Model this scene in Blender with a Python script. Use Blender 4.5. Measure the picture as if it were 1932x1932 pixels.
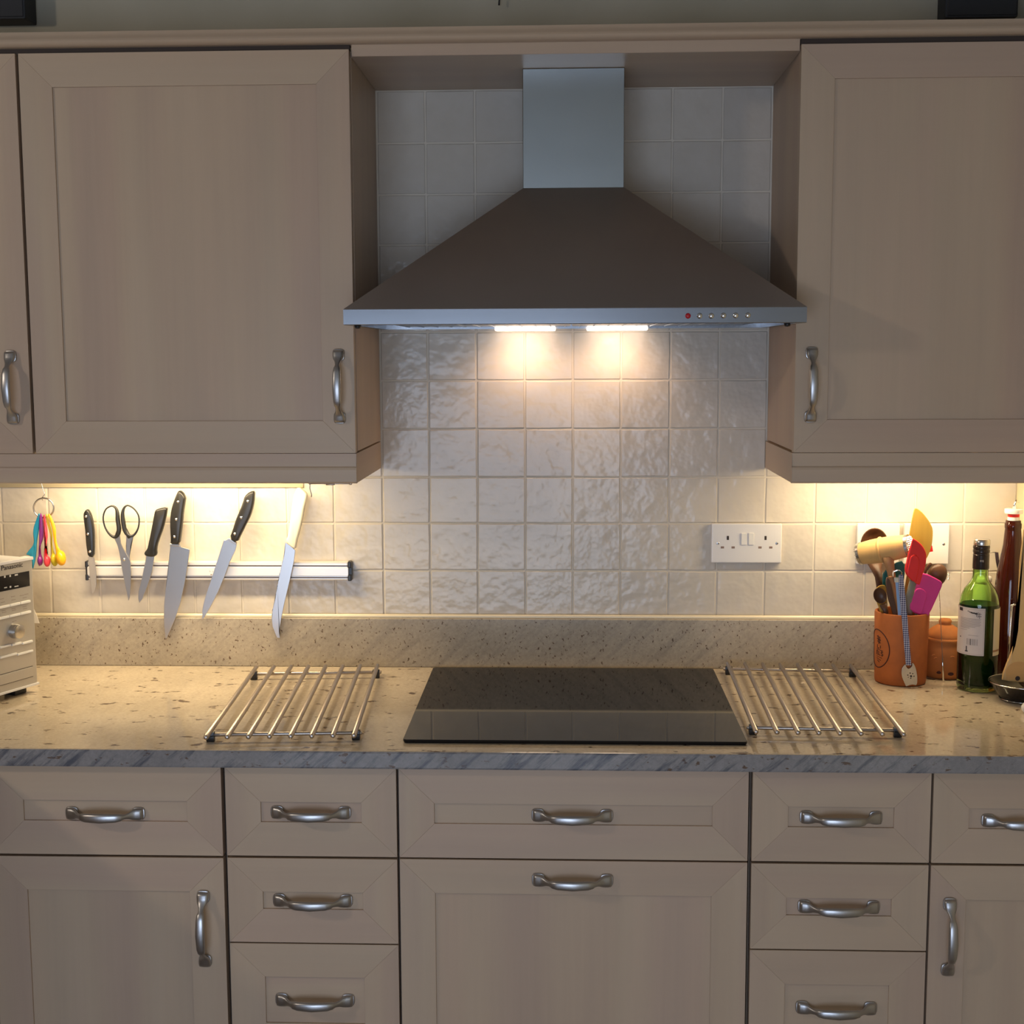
import bpy, bmesh, math, random
from mathutils import Vector, Matrix, Quaternion
random.seed(7)
for o in list(bpy.data.objects): bpy.data.objects.remove(o)
C = bpy.context.scene.collection
PI = math.pi

# ------------------------------------------------------------------ camera
S_IMG = 1932.0
FPX = 2550.0261
CAM = Vector((0.3896, -2.8286, 1.5729))
RT = Vector((0.9992051, 0.0396460, -0.0041583)).normalized()
UP = Vector((-0.0005025, 0.1168324, 0.9931515)).normalized()
FW = Vector((-0.0398603, 0.9923600, -0.1167595)).normalized()
cd = bpy.data.cameras.new('camera'); cam = bpy.data.objects.new('camera', cd); C.objects.link(cam)
cd.sensor_fit = 'HORIZONTAL'; cd.sensor_width = 36.0; cd.lens = FPX / S_IMG * 36.0; cd.clip_start = 0.01
m3 = Matrix((RT, UP, -FW)).transposed()
cam.matrix_world = Matrix.Translation(CAM) @ m3.to_4x4()
bpy.context.scene.camera = cam
def ray(px, py): return FW + RT * ((px - 966) / FPX) - UP * ((py - 966) / FPX)
def atY(px, py, Y): d = ray(px, py); return CAM + d * ((Y - CAM.y) / d.y)      # a pixel of the photo -> point on a wall-parallel plane
def atZ(px, py, Z): d = ray(px, py); return CAM + d * ((Z - CAM.z) / d.z)      # ... -> point on a level plane

# ------------------------------------------------------------------ world, exposure, room lights
sc = bpy.context.scene
w = bpy.data.worlds.new('world'); sc.world = w; w.use_nodes = True
bg = w.node_tree.nodes['Background']; bg.inputs[0].default_value = (0.62, 0.75, 0.95, 1); bg.inputs[1].default_value = 1.2
sc.view_settings.view_transform = 'Standard'; sc.view_settings.look = 'None'
sc.view_settings.exposure = 0.0; sc.view_settings.gamma = 1.0; sc.view_settings.use_curve_mapping = False

def area(name, loc, target, sx, sy, power, col, spread=PI):
    l = bpy.data.lights.new(name, 'AREA'); l.shape = 'RECTANGLE'; l.size = sx; l.size_y = sy
    l.energy = power; l.color = col; l.spread = spread
    o = bpy.data.objects.new(name, l); C.objects.link(o); o.location = loc
    d = Vector(target) - Vector(loc); o.rotation_euler = d.to_track_quat('-Z', 'Y').to_euler(); return o
DAY = (0.62, 0.76, 1.0)
WARM = (1.0, 0.79, 0.47)
HALO = (1.0, 0.66, 0.42)
area('window_daylight', (-0.15, -4.62, 0.78), (-0.15, 0, 0.70), 1.75, 1.30, 50, DAY)          # daylight entering by the rear window
area('ceiling_lamp_light', (-2.25, -2.35, 2.30), (-0.4, -0.6, 0.8), 0.16, 0.16, 10.5, (1.0, 0.86, 0.70))
area('undercabinet_light_left', (-0.40, -0.135, 1.352), (-0.40, -0.08, 0.9), 0.52, 0.03, 4.0, WARM)
area('undercabinet_light_right', (1.06, -0.135, 1.352), (1.06, -0.08, 0.9), 0.36, 0.03, 2.15, WARM)
for hx in (0.305, 0.490):
    s = bpy.data.lights.new('hood_lamp_light', 'SPOT'); s.energy = 1.05; s.color = HALO; s.spot_size = math.radians(150); s.spot_blend = 0.9; s.shadow_soft_size = 0.018
    so = bpy.data.objects.new('hood_lamp_light', s); C.objects.link(so); so.location = (hx, -0.085, 1.603)
    so.rotation_euler = (math.radians(24), 0, 0)

# ------------------------------------------------------------------ materials
def mat(name, base=(.8,.8,.8), rough=.5, metal=0.0, spec=.5, trans=0.0, ior=1.5, emit=None, estr=0.0, coat=0.0, aniso=0.0):
    m = bpy.data.materials.new(name); m.use_nodes = True
    b = m.node_tree.nodes['Principled BSDF']
    b.inputs['Base Color'].default_value = (*base, 1); b.inputs['Roughness'].default_value = rough
    b.inputs['Metallic'].default_value = metal; b.inputs['Specular IOR Level'].default_value = spec
    b.inputs['Transmission Weight'].default_value = trans; b.inputs['IOR'].default_value = ior
    b.inputs['Coat Weight'].default_value = coat; b.inputs['Anisotropic'].default_value = aniso
    if emit: b.inputs['Emission Color'].default_value = (*emit, 1); b.inputs['Emission Strength'].default_value = estr
    return m
class NT:
    def __init__(s, m): s.t = m.node_tree; s.n = s.t.nodes; s.l = s.t.links; s.b = s.n['Principled BSDF']
    def new(s, t, **k):
        n = s.n.new(t)
        for a, v in k.items(): setattr(n, a, v)
        return n
    def link(s, a, b): s.l.new(a, b)
    def coords(s, scale, rnd=True, kind='Object'):
        tc = s.new('ShaderNodeTexCoord'); mp = s.new('ShaderNodeMapping'); mp.inputs['Scale'].default_value = scale
        s.link(tc.outputs[kind], mp.inputs['Vector'])
        if rnd:
            oi = s.new('ShaderNodeObjectInfo'); mu = s.new('ShaderNodeMath', operation='MULTIPLY'); mu.inputs[1].default_value = 37.0
            s.link(oi.outputs['Random'], mu.inputs[0]); s.link(mu.outputs[0], mp.inputs['Location'])
        return mp.outputs['Vector']
    def noise(s, vec, scale=1, detail=3, rough=.5, dim='3D'):
        n = s.new('ShaderNodeTexNoise', noise_dimensions=dim); n.inputs['Scale'].default_value = scale
        n.inputs['Detail'].default_value = detail; n.inputs['Roughness'].default_value = rough
        s.link(vec, n.inputs['Vector']); return n.outputs['Fac']
    def ramp(s, fac, stops, interp='LINEAR'):
        r = s.new('ShaderNodeValToRGB'); r.color_ramp.interpolation = interp; e = r.color_ramp.elements
        while len(e) < len(stops): e.new(0.5)
        for el, (p, c) in zip(e, stops):
            el.position = p; el.color = (*c, 1) if isinstance(c, tuple) else (c, c, c, 1)
        s.link(fac, r.inputs[0]); return r.outputs[0]
    def mix(s, f, a, b, mode='MIX'):
        x = s.new('ShaderNodeMix', data_type='RGBA', blend_type=mode)
        for sock, v in ((0, f), (6, a), (7, b)):
            if isinstance(v, (int, float)): x.inputs[sock].default_value = v
            elif isinstance(v, tuple): x.inputs[sock].default_value = (*v, 1)
            else: s.link(v, x.inputs[sock])
        return x.outputs[2]
    def bump(s, h, strength=.3, dist=.002):
        b = s.new('ShaderNodeBump'); b.inputs['Strength'].default_value = strength; b.inputs['Distance'].default_value = dist
        s.link(h, b.inputs['Height']); s.link(b.outputs[0], s.b.inputs['Normal'])

def wood(name, axis, base, var=.10, rough=.42, fine=90, bands=True):
    m = mat(name, base, rough, spec=.35); n = NT(m)
    hi, lo = fine, 3.0
    v = n.coords({'x': (lo, hi, hi), 'z': (hi, hi, lo), 'y': (hi, lo, hi)}[axis])
    g = n.noise(v, 1, 4, .6)
    v2 = n.coords({'x': (0.8, 14, 14), 'z': (14, 14, .8), 'y': (14, .8, 14)}[axis])
    g2 = n.noise(v2, 1, 2, .5)
    v3 = n.coords({'x': (1.2, 16, 16), 'z': (16, 16, .7), 'y': (16, 1.2, 16)}[axis]); g3 = n.noise(v3, .5, 1, .5)
    d = tuple(c * (1 - var) for c in base); h = tuple(min(1, c * (1 + var)) for c in base)
    col = n.mix(.55, n.ramp(g, [(.3, d), (.7, h)]), base)
    col = n.mix(1.0, col, n.ramp(g2, [(.3, (1 - var * (1.1 if bands else .4),) * 3), (.7, (1.04, 1.02, 1.0))]), 'MULTIPLY')
    col = n.mix(1.0, col, n.ramp(g3, [(.35, (.955, .915, .925)), (.48, (1.0, .985, .96)), (.55, (1.02, 1.02, 1.0)), (.65, (.97, .94, .965))]), 'MULTIPLY')
    n.link(col, n.b.inputs['Base Color']); n.bump(g, .08, .0005); return m
WB = (0.50, 0.382, 0.280)
M = {}
M['wood_v'] = wood('maple_vertical_grain', 'z', WB, .045)
M['wood_h'] = wood('maple_horizontal_grain', 'x', WB, .035)
M['wood_y'] = wood('maple_depth_grain', 'y', WB, .035)
M['gap_shade'] = mat('painted_gap_shade', (.05, .035, .028), .8)  # near-black colour painting the shade in gaps around doors and drawers

# glazed cream tile
m = mat('cream_glazed_tile', (.76, .69, .575), .19, spec=.28); n = NT(m)
v = n.coords((1, 1, 1)); a = n.noise(v, 30, 2, .45); b_ = n.noise(v, 60, 2, .5)
tc = n.new('ShaderNodeTexCoord')
ad = n.new('ShaderNodeMath', operation='ADD'); mu = n.new('ShaderNodeMath', operation='MULTIPLY'); mu.inputs[1].default_value = .28
n.link(b_, mu.inputs[0]); n.link(a, ad.inputs[0]); n.link(mu.outputs[0], ad.inputs[1]); n.bump(ad.outputs[0], .42, .0045)
oi = n.new('ShaderNodeObjectInfo')
col = n.mix(1.0, n.ramp(oi.outputs['Random'], [(0, (.595, .54, .475)), (1, (.645, .585, .51))]), n.ramp(a, [(.3, (.96, .955, .94)), (.7, (1, 1, 1))]), 'MULTIPLY')
n.link(col, n.b.inputs['Base Color']); M['tile'] = m
M['grout'] = mat('cream_grout', (.70, .63, .53), .8)
M['sealant'] = mat('cream_sealant', (.80, .70, .52), .35)
m = mat('painted_plaster', (.47, .45, .38), .8); n = NT(m); v = n.coords((1, 1, 1), False)
n.link(n.ramp(n.noise(v, 3.5, 3), [(.3, (.43, .395, .30)), (.7, (.53, .49, .39))]), n.b.inputs['Base Color']); n.bump(n.noise(v, 60), .2, .002); M['paint'] = m
M['paint_cream'] = mat('cream_side_wall_paint', (.80, .70, .48), .7)
M['white_paint'] = mat('white_ceiling_paint', (.52, .50, .47), .9)
M['floor'] = mat('beige_floor', (.36, .29, .22), .4)

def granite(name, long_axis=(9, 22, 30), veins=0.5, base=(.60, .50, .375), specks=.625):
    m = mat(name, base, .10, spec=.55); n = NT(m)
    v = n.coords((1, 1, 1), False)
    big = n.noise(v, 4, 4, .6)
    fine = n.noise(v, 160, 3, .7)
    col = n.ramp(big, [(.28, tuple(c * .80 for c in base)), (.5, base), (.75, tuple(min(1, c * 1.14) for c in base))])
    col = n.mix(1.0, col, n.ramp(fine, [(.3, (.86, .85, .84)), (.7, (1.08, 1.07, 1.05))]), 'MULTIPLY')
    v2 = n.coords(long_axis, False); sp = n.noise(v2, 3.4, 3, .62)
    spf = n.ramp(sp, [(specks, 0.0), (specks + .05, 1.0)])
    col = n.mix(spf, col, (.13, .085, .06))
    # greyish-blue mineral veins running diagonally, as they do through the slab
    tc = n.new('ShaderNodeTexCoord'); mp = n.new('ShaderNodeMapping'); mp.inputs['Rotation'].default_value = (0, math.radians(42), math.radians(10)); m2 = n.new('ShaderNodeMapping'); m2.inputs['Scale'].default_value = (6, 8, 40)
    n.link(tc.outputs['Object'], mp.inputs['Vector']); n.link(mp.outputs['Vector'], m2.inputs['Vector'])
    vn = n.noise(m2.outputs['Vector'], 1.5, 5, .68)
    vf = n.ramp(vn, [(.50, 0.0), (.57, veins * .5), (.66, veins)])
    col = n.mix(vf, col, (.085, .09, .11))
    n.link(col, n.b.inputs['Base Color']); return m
M['granite'] = granite('beige_granite_top', (8, 13, 40), .10, (.56, .475, .37), .615)
M['granite_edge_sheen'] = granite('granite_front_edge_painted_sheen', (14, 14, 30), .95, (.27, .255, .255), .615)  # grey base paints in the cool window reflection; the streaks are mineral
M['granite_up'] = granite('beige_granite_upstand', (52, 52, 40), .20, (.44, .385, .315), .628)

def brushed(name, base, rough, axis='x', bumpy=.06):
    m = mat(name, base, rough, 1.0); n = NT(m)
    v = n.coords({'x': (6, 900, 900), 'z': (900, 900, 6)}[axis]); g = n.noise(v, 1, 3)
    rr = n.ramp(g, [(.3, rough * .95), (.7, rough * 1.05)]); n.link(rr, n.b.inputs['Roughness']); n.bump(g, bumpy, .0005)
    sm = n.noise(n.coords((3, 3, 3)), 1, 3)
    n.link(n.mix(1.0, base, n.ramp(sm, [(.3, (.9, .9, .9)), (.7, (1.05, 1.05, 1.05))]), 'MULTIPLY'), n.b.inputs['Base Color']); return m
M['hood'] = brushed('brushed_hood_steel', (.27, .28, .30), .26, 'x', .02)
M['hood_slope'] = brushed('brushed_canopy_steel', (.50, .475, .475), .36, 'x', .02)
M['chimney'] = brushed('brushed_chimney_steel', (.40, .43, .43), .30, 'x', .0)
M['steel'] = mat('satin_steel', (.55, .53, .51), .26, 1.0)
M['blade'] = mat('satin_blade_steel', (.56, .53, .51), .30, 1.0)
M['handle_metal'] = mat('satin_nickel_handle', (.46, .45, .45), .36, 1.0)
M['chrome'] = mat('polished_chrome', (.80, .79, .78), .08, 1.0)
M['rack'] = mat('nickel_rod', (.50, .44, .39), .36, 1.0)
M['black'] = mat('black_plastic', (.015, .014, .014), .35)
M['black_matt'] = mat('matt_black', (.018, .020, .026), .6)
M['hobglass'] = mat('black_hob_glass', (.012, .011, .011), .035, spec=.28)
M['white_pl'] = mat('white_plastic', (.72, .70, .70), .3)
M['white_pl2'] = mat('white_rocker_plastic', (.80, .78, .75), .25)
M['cream_pl'] = mat('cream_plastic', (.82, .76, .60), .4)
M['pin'] = mat('dark_pin_hole', (.03, .018, .014), .7)
M['pin2'] = mat('brown_pin_shutter', (.24, .16, .13), .6)
M['lampglow'] = mat('lit_halogen_glass', (1, .9, .8), .4, emit=(1, .80, .62), estr=5)
M['tubeglow'] = mat('lit_tube', (1, .9, .7), .4, emit=(1, .78, .42), estr=5)
M['filter'] = brushed('hood_filter_mesh', (.22, .30, .42), .35)
M['red'] = mat('red_button', (.45, .01, .02), .3)
M['alu'] = mat('white_aluminium', (.78, .75, .72), .33, .35)
M['groove'] = mat('dark_groove', (.06, .04, .03), .5)
M['brownwood'] = wood('dark_oiled_wood', 'z', (.115, .052, .026), .3, .38)
M['palewood'] = wood('pale_beech', 'z', (.62, .40, .16), .10, .5)
M['midwood'] = wood('worn_beech', 'z', (.40, .22, .10), .15, .5)
M['yellowwood'] = wood('yellow_stained_wood', 'z', (.50, .31, .05), .16, .5)
M['batten'] = mat('cream_batten', (.42, .35, .22), .6)
def plain(name, c, r=.35, **k): M[name] = mat(name, c, r, **k)
plain('silicone_red', (.72, .012, .010), .4); plain('silicone_pink', (.60, .030, .23), .42); plain('silicone_teal', (.0, .13, .12), .45)
plain('spoon_blue', (.02, .34, .60), .3); plain('spoon_purple', (.22, .02, .24), .3); plain('spoon_coral', (.80, .06, .09), .25)
plain('spoon_lime', (.60, .50, .02), .3); plain('spoon_orange', (.90, .42, .01), .3); plain('grey_silicone', (.20, .18, .14), .5)
M['palewood_shade'] = wood('pale_beech_painted_shade', 'x', (.58, .33, .12), .08, .5)  # darker copy of the beech, paints the shade in the spoon bowl
def terra(name, base):
    m = mat(name, base, .75); n = NT(m); v = n.coords((1, 1, 1), False)
    n.link(n.ramp(n.noise(v, 40, 4), [(.3, tuple(c * .88 for c in base)), (.7, tuple(c * 1.08 for c in base))]), n.b.inputs['Base Color']); n.bump(n.noise(v, 300, 2), .15, .0006); return m
M['terracotta'] = terra('terracotta_clay', (.45, .125, .026)); M['clay'] = terra('orange_clay', (.50, .165, .035))
M['engraved'] = mat('dark_engraving', (.055, .012, .008), .8)
M['green_glass'] = mat('green_bottle_glass', (.58, .82, .33), .03, trans=1.0, ior=1.45)
M['wine'] = mat('dark_liquid', (.002, .030, .003), .4, spec=.05)
M['brown_glass'] = mat('brown_bottle_glass', (.055, .009, .004), .06, trans=.35, ior=1.45)
M['paper'] = mat('wine_label_paper', (.62, .54, .49), .7); M['paper2'] = mat('cream_label_paper', (.66, .55, .34), .7)
M['ink'] = mat('printing_ink', (.03, .02, .02), .7); M['ink2'] = mat('faded_ink', (.30, .25, .22), .7); M['inkgrey'] = mat('pale_ink', (.5, .48, .46), .6)
M['capfoil'] = mat('black_foil_cap', (.035, .025, .022), .22, .4)
M['gloss_black'] = mat('gloss_black_glaze', (.010, .008, .008), .08, spec=.6)
M['micro'] = mat('silver_microwave_panel', (.47, .445, .415), .38, .5)
M['blue_strap'] = mat('pale_blue_strap', (.25, .42, .72), .5)
m = mat('diamond_pattern_strap', (.30, .34, .48), .6); n = NT(m); v = n.coords((1, 1, 1), False)
tc = n.new('ShaderNodeTexCoord'); mp = n.new('ShaderNodeMapping'); mp.inputs['Rotation'].default_value = (0, math.radians(45), 0); n.link(tc.outputs['Object'], mp.inputs['Vector'])
ck = n.new('ShaderNodeTexChecker'); ck.inputs['Scale'].default_value = 330; ck.inputs['Color1'].default_value = (.42, .43, .52, 1); ck.inputs['Color2'].default_value = (.06, .06, .14, 1)
n.link(mp.outputs[0], ck.inputs['Vector']); n.link(ck.outputs[0], n.b.inputs['Base Color']); M['strap'] = m
m = mat('window_glass', (1, 1, 1), 0.02); n = NT(m)
tr = n.new('ShaderNodeBsdfTransparent'); gl = n.new('ShaderNodeBsdfGlossy'); gl.inputs['Roughness'].default_value = .02
mx = n.new('ShaderNodeMixShader'); mx.inputs[0].default_value = .06; n.link(tr.outputs[0], mx.inputs[1]); n.link(gl.outputs[0], mx.inputs[2])
n.link(mx.outputs[0], n.n['Material Output'].inputs['Surface']); M['winglass'] = m

# ------------------------------------------------------------------ object helpers
ORG = {}
def origin(o): return ORG.get(o.name, Vector((0, 0, 0))) if o else Vector((0, 0, 0))
def thing(name, label, cat, loc=(0, 0, 0), group=None, kind=None):
    o = bpy.data.objects.new(name, None); C.objects.link(o); o.empty_display_size = .05
    o.location = loc; ORG[o.name] = Vector(loc)
    if label: o['label'] = label
    if cat: o['category'] = cat
    if group: o['group'] = group
    if kind: o['kind'] = kind
    return o
def tag(o, label=None, cat=None, group=None, kind=None):
    if label: o['label'] = label
    if cat: o['category'] = cat
    if group: o['group'] = group
    if kind: o['kind'] = kind
    return o
def obj(name, bm, mats, parent=None, smooth=False, loc=None, label=None, angle=None):
    """bm is authored in world space; vertices are shifted so they are relative to the parent's origin (or loc)."""
    o0 = Vector(loc) if loc is not None else origin(parent)
    bmesh.ops.recalc_face_normals(bm, faces=bm.faces)
    bmesh.ops.translate(bm, verts=bm.verts, vec=-o0)
    if smooth:
        for f in bm.faces: f.smooth = True
        if angle is not None:
            for e in bm.edges:
                if len(e.link_faces) == 2 and e.calc_face_angle(0) > angle: e.smooth = False
    me = bpy.data.meshes.new(name); bm.to_mesh(me); bm.free()
    if not isinstance(mats, (list, tuple)): mats = [mats]
    for k in mats: me.materials.append(M[k] if isinstance(k, str) else k)
    o = bpy.data.objects.new(name, me); C.objects.link(o)
    if parent: o.parent = parent; o.location = o0 - origin(parent)
    else: o.location = o0
    ORG[o.name] = o0
    if label: o['label'] = label
    return o
def share(name, me, parent, loc, rot=None, scale=None):
    o = bpy.data.objects.new(name, me); C.objects.link(o); o.parent = parent
    o.location = Vector(loc) - origin(parent); ORG[o.name] = Vector(loc)
    if rot: o.rotation_euler = rot
    if scale: o.scale = scale
    return o
def cube(bm, x0, x1, y0, y1, z0, z1, bev=0, seg=1, mi=0):
    r = bmesh.ops.create_cube(bm, size=1); vs = r['verts']
    for v in vs: v.co = Vector((x0 + (v.co.x + .5) * (x1 - x0), y0 + (v.co.y + .5) * (y1 - y0), z0 + (v.co.z + .5) * (z1 - z0)))
    fs = set(f for v in vs for f in v.link_faces)
    for f in fs: f.material_index = mi
    if bev:
        es = list(set(e for f in fs for e in f.edges))
        r = bmesh.ops.bevel(bm, geom=es, offset=bev, segments=seg, affect='EDGES', profile=.6)
        for f in r['faces']: f.material_index = mi
    return bm
def box(x0, x1, y0, y1, z0, z1, bev=0, seg=1):
    return cube(bmesh.new(), x0, x1, y0, y1, z0, z1, bev, seg)
def loft(bm, rings, cap=True, close=True, mi=0):
    R = [[bm.verts.new(p) for p in r] for r in rings]
    for a, b in zip(R, R[1:]):
        k = len(a)
        for i in range(k if close else k - 1):
            f = bm.faces.new((a[i], a[(i + 1) % k], b[(i + 1) % k], b[i])); f.material_index = mi
    if cap:
        for r in (R[0], R[-1]):
            f = bm.faces.new(r); f.material_index = mi
            if len(r) > 4: bmesh.ops.triangulate(bm, faces=[f])
    return bm
def tube(bm, pts, r, n=8, closed=False, mi=0):
    pts = [Vector(p) for p in pts]; k = len(pts); rings = []
    rr = r if isinstance(r, (list, tuple)) else [r] * k
    ref = Vector((0.13, 0.9, .41)).normalized(); prev = None
    for i, p in enumerate(pts):
        a = pts[(i - 1) % k] if (closed or i > 0) else p; b = pts[(i + 1) % k] if (closed or i < k - 1) else p
        t = (b - a).normalized()
        if prev is None: u = t.cross(ref).normalized()
        else: u = (prev - t * prev.dot(t)).normalized()
        prev = u; v = t.cross(u)
        rings.append([p + (u * math.cos(2 * PI * j / n) + v * math.sin(2 * PI * j / n)) * rr[i] for j in range(n)])
    if closed: rings.append(rings[0]); 
    if closed:
        R = [[bm.verts.new(p) for p in q] for q in rings[:-1]]; R.append(R[0])
        for a, b in zip(R, R[1:]):
            for i in range(n): bm.faces.new((a[i], a[(i + 1) % n], b[(i + 1) % n], b[i])).material_index = mi
        return bm
    return loft(bm, rings, mi=mi)
def rod(bm, a, b, r, n=12, dome=True, mi=0):
    a, b = Vector(a), Vector(b); t = (b - a).normalized()
    if dome:
        q = r * .55; return tube(bm, [a, a + t * q * .3, a + t * q, b - t * q, b - t * q * .3, b], [r * .35, r * .75, r, r, r * .75, r * .35], n, mi=mi)
    return tube(bm, [a, b], r, n, mi=mi)
def lathe(bm, prof, c, n=40, axis=Vector((0, 0, 1)), mi=0, cap=False, ang=(0, 2 * PI)):
    """prof: (radius, height) along axis from point c"""
    axis = Vector(axis).normalized(); u = axis.orthogonal().normalized() if abs(axis.z) < .99 else Vector((1, 0, 0)); v = axis.cross(u)
    full = abs(ang[1] - ang[0] - 2 * PI) < 1e-6; k = n if full else n + 1
    rings = [[Vector(c) + axis * h + (u * math.cos(ang[0] + (ang[1] - ang[0]) * j / n) + v * math.sin(ang[0] + (ang[1] - ang[0]) * j / n)) * max(r, 1e-5) for j in range(k)] for r, h in prof]
    return loft(bm, rings, cap=cap, close=full, mi=mi)
def smooth_poly(pts, it=2):
    for _ in range(it):
        q = []
        for i in range(len(pts)):
            a, b = pts[i], pts[(i + 1) % len(pts)]
            q += [(a[0] * .75 + b[0] * .25, a[1] * .75 + b[1] * .25), (a[0] * .25 + b[0] * .75, a[1] * .25 + b[1] * .75)]
        pts = q
    return pts
def slab(bm, pts, y0, y1, b=0.0, lean=(0, 0), mi=0):
    """outline pts [(x,z)] extruded from y0 (front) to y1 (back), with edges rounded inwards by b; lean = dy per dz about pts[0]"""
    if sum(pts[i][0] * pts[(i + 1) % len(pts)][1] - pts[(i + 1) % len(pts)][0] * pts[i][1] for i in range(len(pts))) < 0: pts = pts[::-1]
    k = len(pts); nrm = []
    for i in range(k):
        a, p, c = Vector(pts[i - 1]), Vector(pts[i]), Vector(pts[(i + 1) % k])
        d1 = (p - a); d2 = (c - p); d1 = d1.normalized() if d1.length > 1e-9 else Vector((1, 0)); d2 = d2.normalized() if d2.length > 1e-9 else d1
        nn = Vector((d1.y + d2.y, -(d1.x + d2.x))); nn = nn.normalized() if nn.length > 1e-6 else Vector((0, 0)); nrm.append(nn)
    ly = lambda z: lean[0] * (z - lean[1])
    def ring(y, off): return [Vector((p[0] - nn.x * off, y + ly(p[1] - nn.y * off), p[1] - nn.y * off)) for p, nn in zip(pts, nrm)]
    if b > 0: s = b if y1 > y0 else -b; s = min(abs(s), abs(y1 - y0) * .49) * (1 if y1 > y0 else -1); rings = [ring(y0, b), ring(y0 + s * .3, b * .3), ring(y0 + s, 0), ring(y1 - s, 0), ring(y1 - s * .3, b * .3), ring(y1, b)]
    else: rings = [ring(y0, 0), ring(y1, 0)]
    return loft(bm, rings, mi=mi)
def pix(Y, x0, y0, s, pts):
    out = []
    for (a, b) in pts:
        p = atY(x0 + a / s, y0 + b / s, Y); out.append((p.x, p.z))
    return out

# ------------------------------------------------------------------ the room
def struct(name, bm, mt, parent=None): o = obj(name, bm, mt, parent); o['kind'] = 'structure'; return o
XL, XR, YR, ZC = -3.3, 1.325, -4.5, 2.45
struct('floor', box(XL, XR, YR, 0.1, -.05, 0), 'floor')
struct('ceiling', box(XL, XR, YR, 0.1, ZC, ZC + .05), 'white_paint')
struct('wall_right', box(XR, XR + .1, YR, .1, 0, ZC), 'paint_cream')
struct('wall_left', box(XL - .1, XL, YR, .1, 0, ZC), 'white_paint')
bm = bmesh.new()
wx0, wx1, wz0, wz1 = -1.05, .75, .10, 1.48
cube(bm, XL, wx0, YR - .1, YR, 0, ZC); cube(bm, wx1, XR, YR - .1, YR, 0, ZC); cube(bm, wx0, wx1, YR - .1, YR, 0, wz0); cube(bm, wx0, wx1, YR - .1, YR, wz1, ZC)
struct('wall_rear', bm, 'white_paint')
win = thing('window_1', None, None, (-.15, YR - .05, wz0), kind='structure')
bm = bmesh.new()
for a, b, c, d in ((wx0, wx0 + .05, wz0, wz1), (wx1 - .05, wx1, wz0, wz1), (wx0, wx1, wz0, wz0 + .05), (wx0, wx1, wz1 - .05, wz1), (-.18, -.12, wz0, wz1)): cube(bm, a, b, YR - .08, YR - .03, c, d)
obj('window_frame', bm, 'white_pl', win); obj('window_pane', box(wx0 + .05, wx1 - .05, YR - .058, YR - .052, wz0 + .05, wz1 - .05), 'winglass', win)

wall = thing('wall_back', None, None, (0, 0, 0), kind='structure')
obj('plaster', box(XL, XR, .012, .1, 0, ZC), 'paint', wall)
bm = bmesh.new(); cube(bm, XL, XR, .0016, .013, 1.0168, 2.112); obj('grout_bed', bm, 'grout', wall)
cols = [-1.02, -.9195, -.8180, -.7167, -.6102, -.5066, -.4045, -.3026, -.2011, -.1014, .0023, .1019, .2030, .3040, .4038, .5039, .6053, .7067, .8060, .9090, 1.0154, 1.1177, 1.2182, 1.3246]
rows = [1.0168, 1.1154, 1.2161, 1.3136, 1.4153, 1.5162, 1.6168, 1.6945, 1.7957, 1.8976, 2.0008, 2.1054]
def tile_mesh(seed):
    rnd = random.Random(seed); bm = bmesh.new(); N = 5; S = .1
    g = {}
    ts = [0, .022, .5, .978, 1]
    for i, a in enumerate(ts):
        for j, b in enumerate(ts):
            edge = i in (0, 4) or j in (0, 4)
            y = .0022 if edge else (-.0002 + rnd.uniform(-.0002, .0002))
            x = a * S + (rnd.uniform(-.0006, .0006) if 0 < j < 4 or 0 < i < 4 else 0); z = b * S + rnd.uniform(-.0006, .0006)
            g[i, j] = bm.verts.new((x - S / 2, y, z - S / 2))
    for i in range(4):
        for j in range(4): bm.faces.new((g[i, j], g[i + 1, j], g[i + 1, j + 1], g[i, j + 1]))
    bmesh.ops.recalc_face_normals(bm, faces=bm.faces)
    if sum(f.normal.y for f in bm.faces) > 0: bmesh.ops.reverse_faces(bm, faces=bm.faces)
    me = bpy.data.meshes.new('tile'); bm.to_mesh(me); bm.free(); me.materials.append(M['tile']); return me
tm = [tile_mesh(i) for i in range(5)]
for j in range(len(rows) - 1):
    for i in range(len(cols) - 1):
        x0, x1, z0, z1 = cols[i], cols[i + 1], rows[j], rows[j + 1]
        if j >= 4 and not (-.01 < x0 and x1 < .82): continue
        if x1 < -.93: continue
        gx = .0008
        share('tile', random.choice(tm), wall, ((x0 + x1) / 2 + random.uniform(-.0003, .0003), 0, (z0 + z1) / 2), scale=((x1 - x0 - 2 * gx) / .1, 1, (z1 - z0 - 2 * gx) / .1),
              rot=(random.uniform(-.004, .004), 0, random.uniform(-.004, .004)))
struct('trim_1', slab(bmesh.new(), [(-1.0, 1.2925), (-.165, 1.2925), (-.165, 1.303), (-1.0, 1.303)], -.005, 0.0035, .001), 'batten')
bm = bmesh.new(); tube(bm, [(x / 10, -.008, 1.0175) for x in range(-10, 14)], .0045, 8); struct('trim_2', bm, 'sealant')

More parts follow.
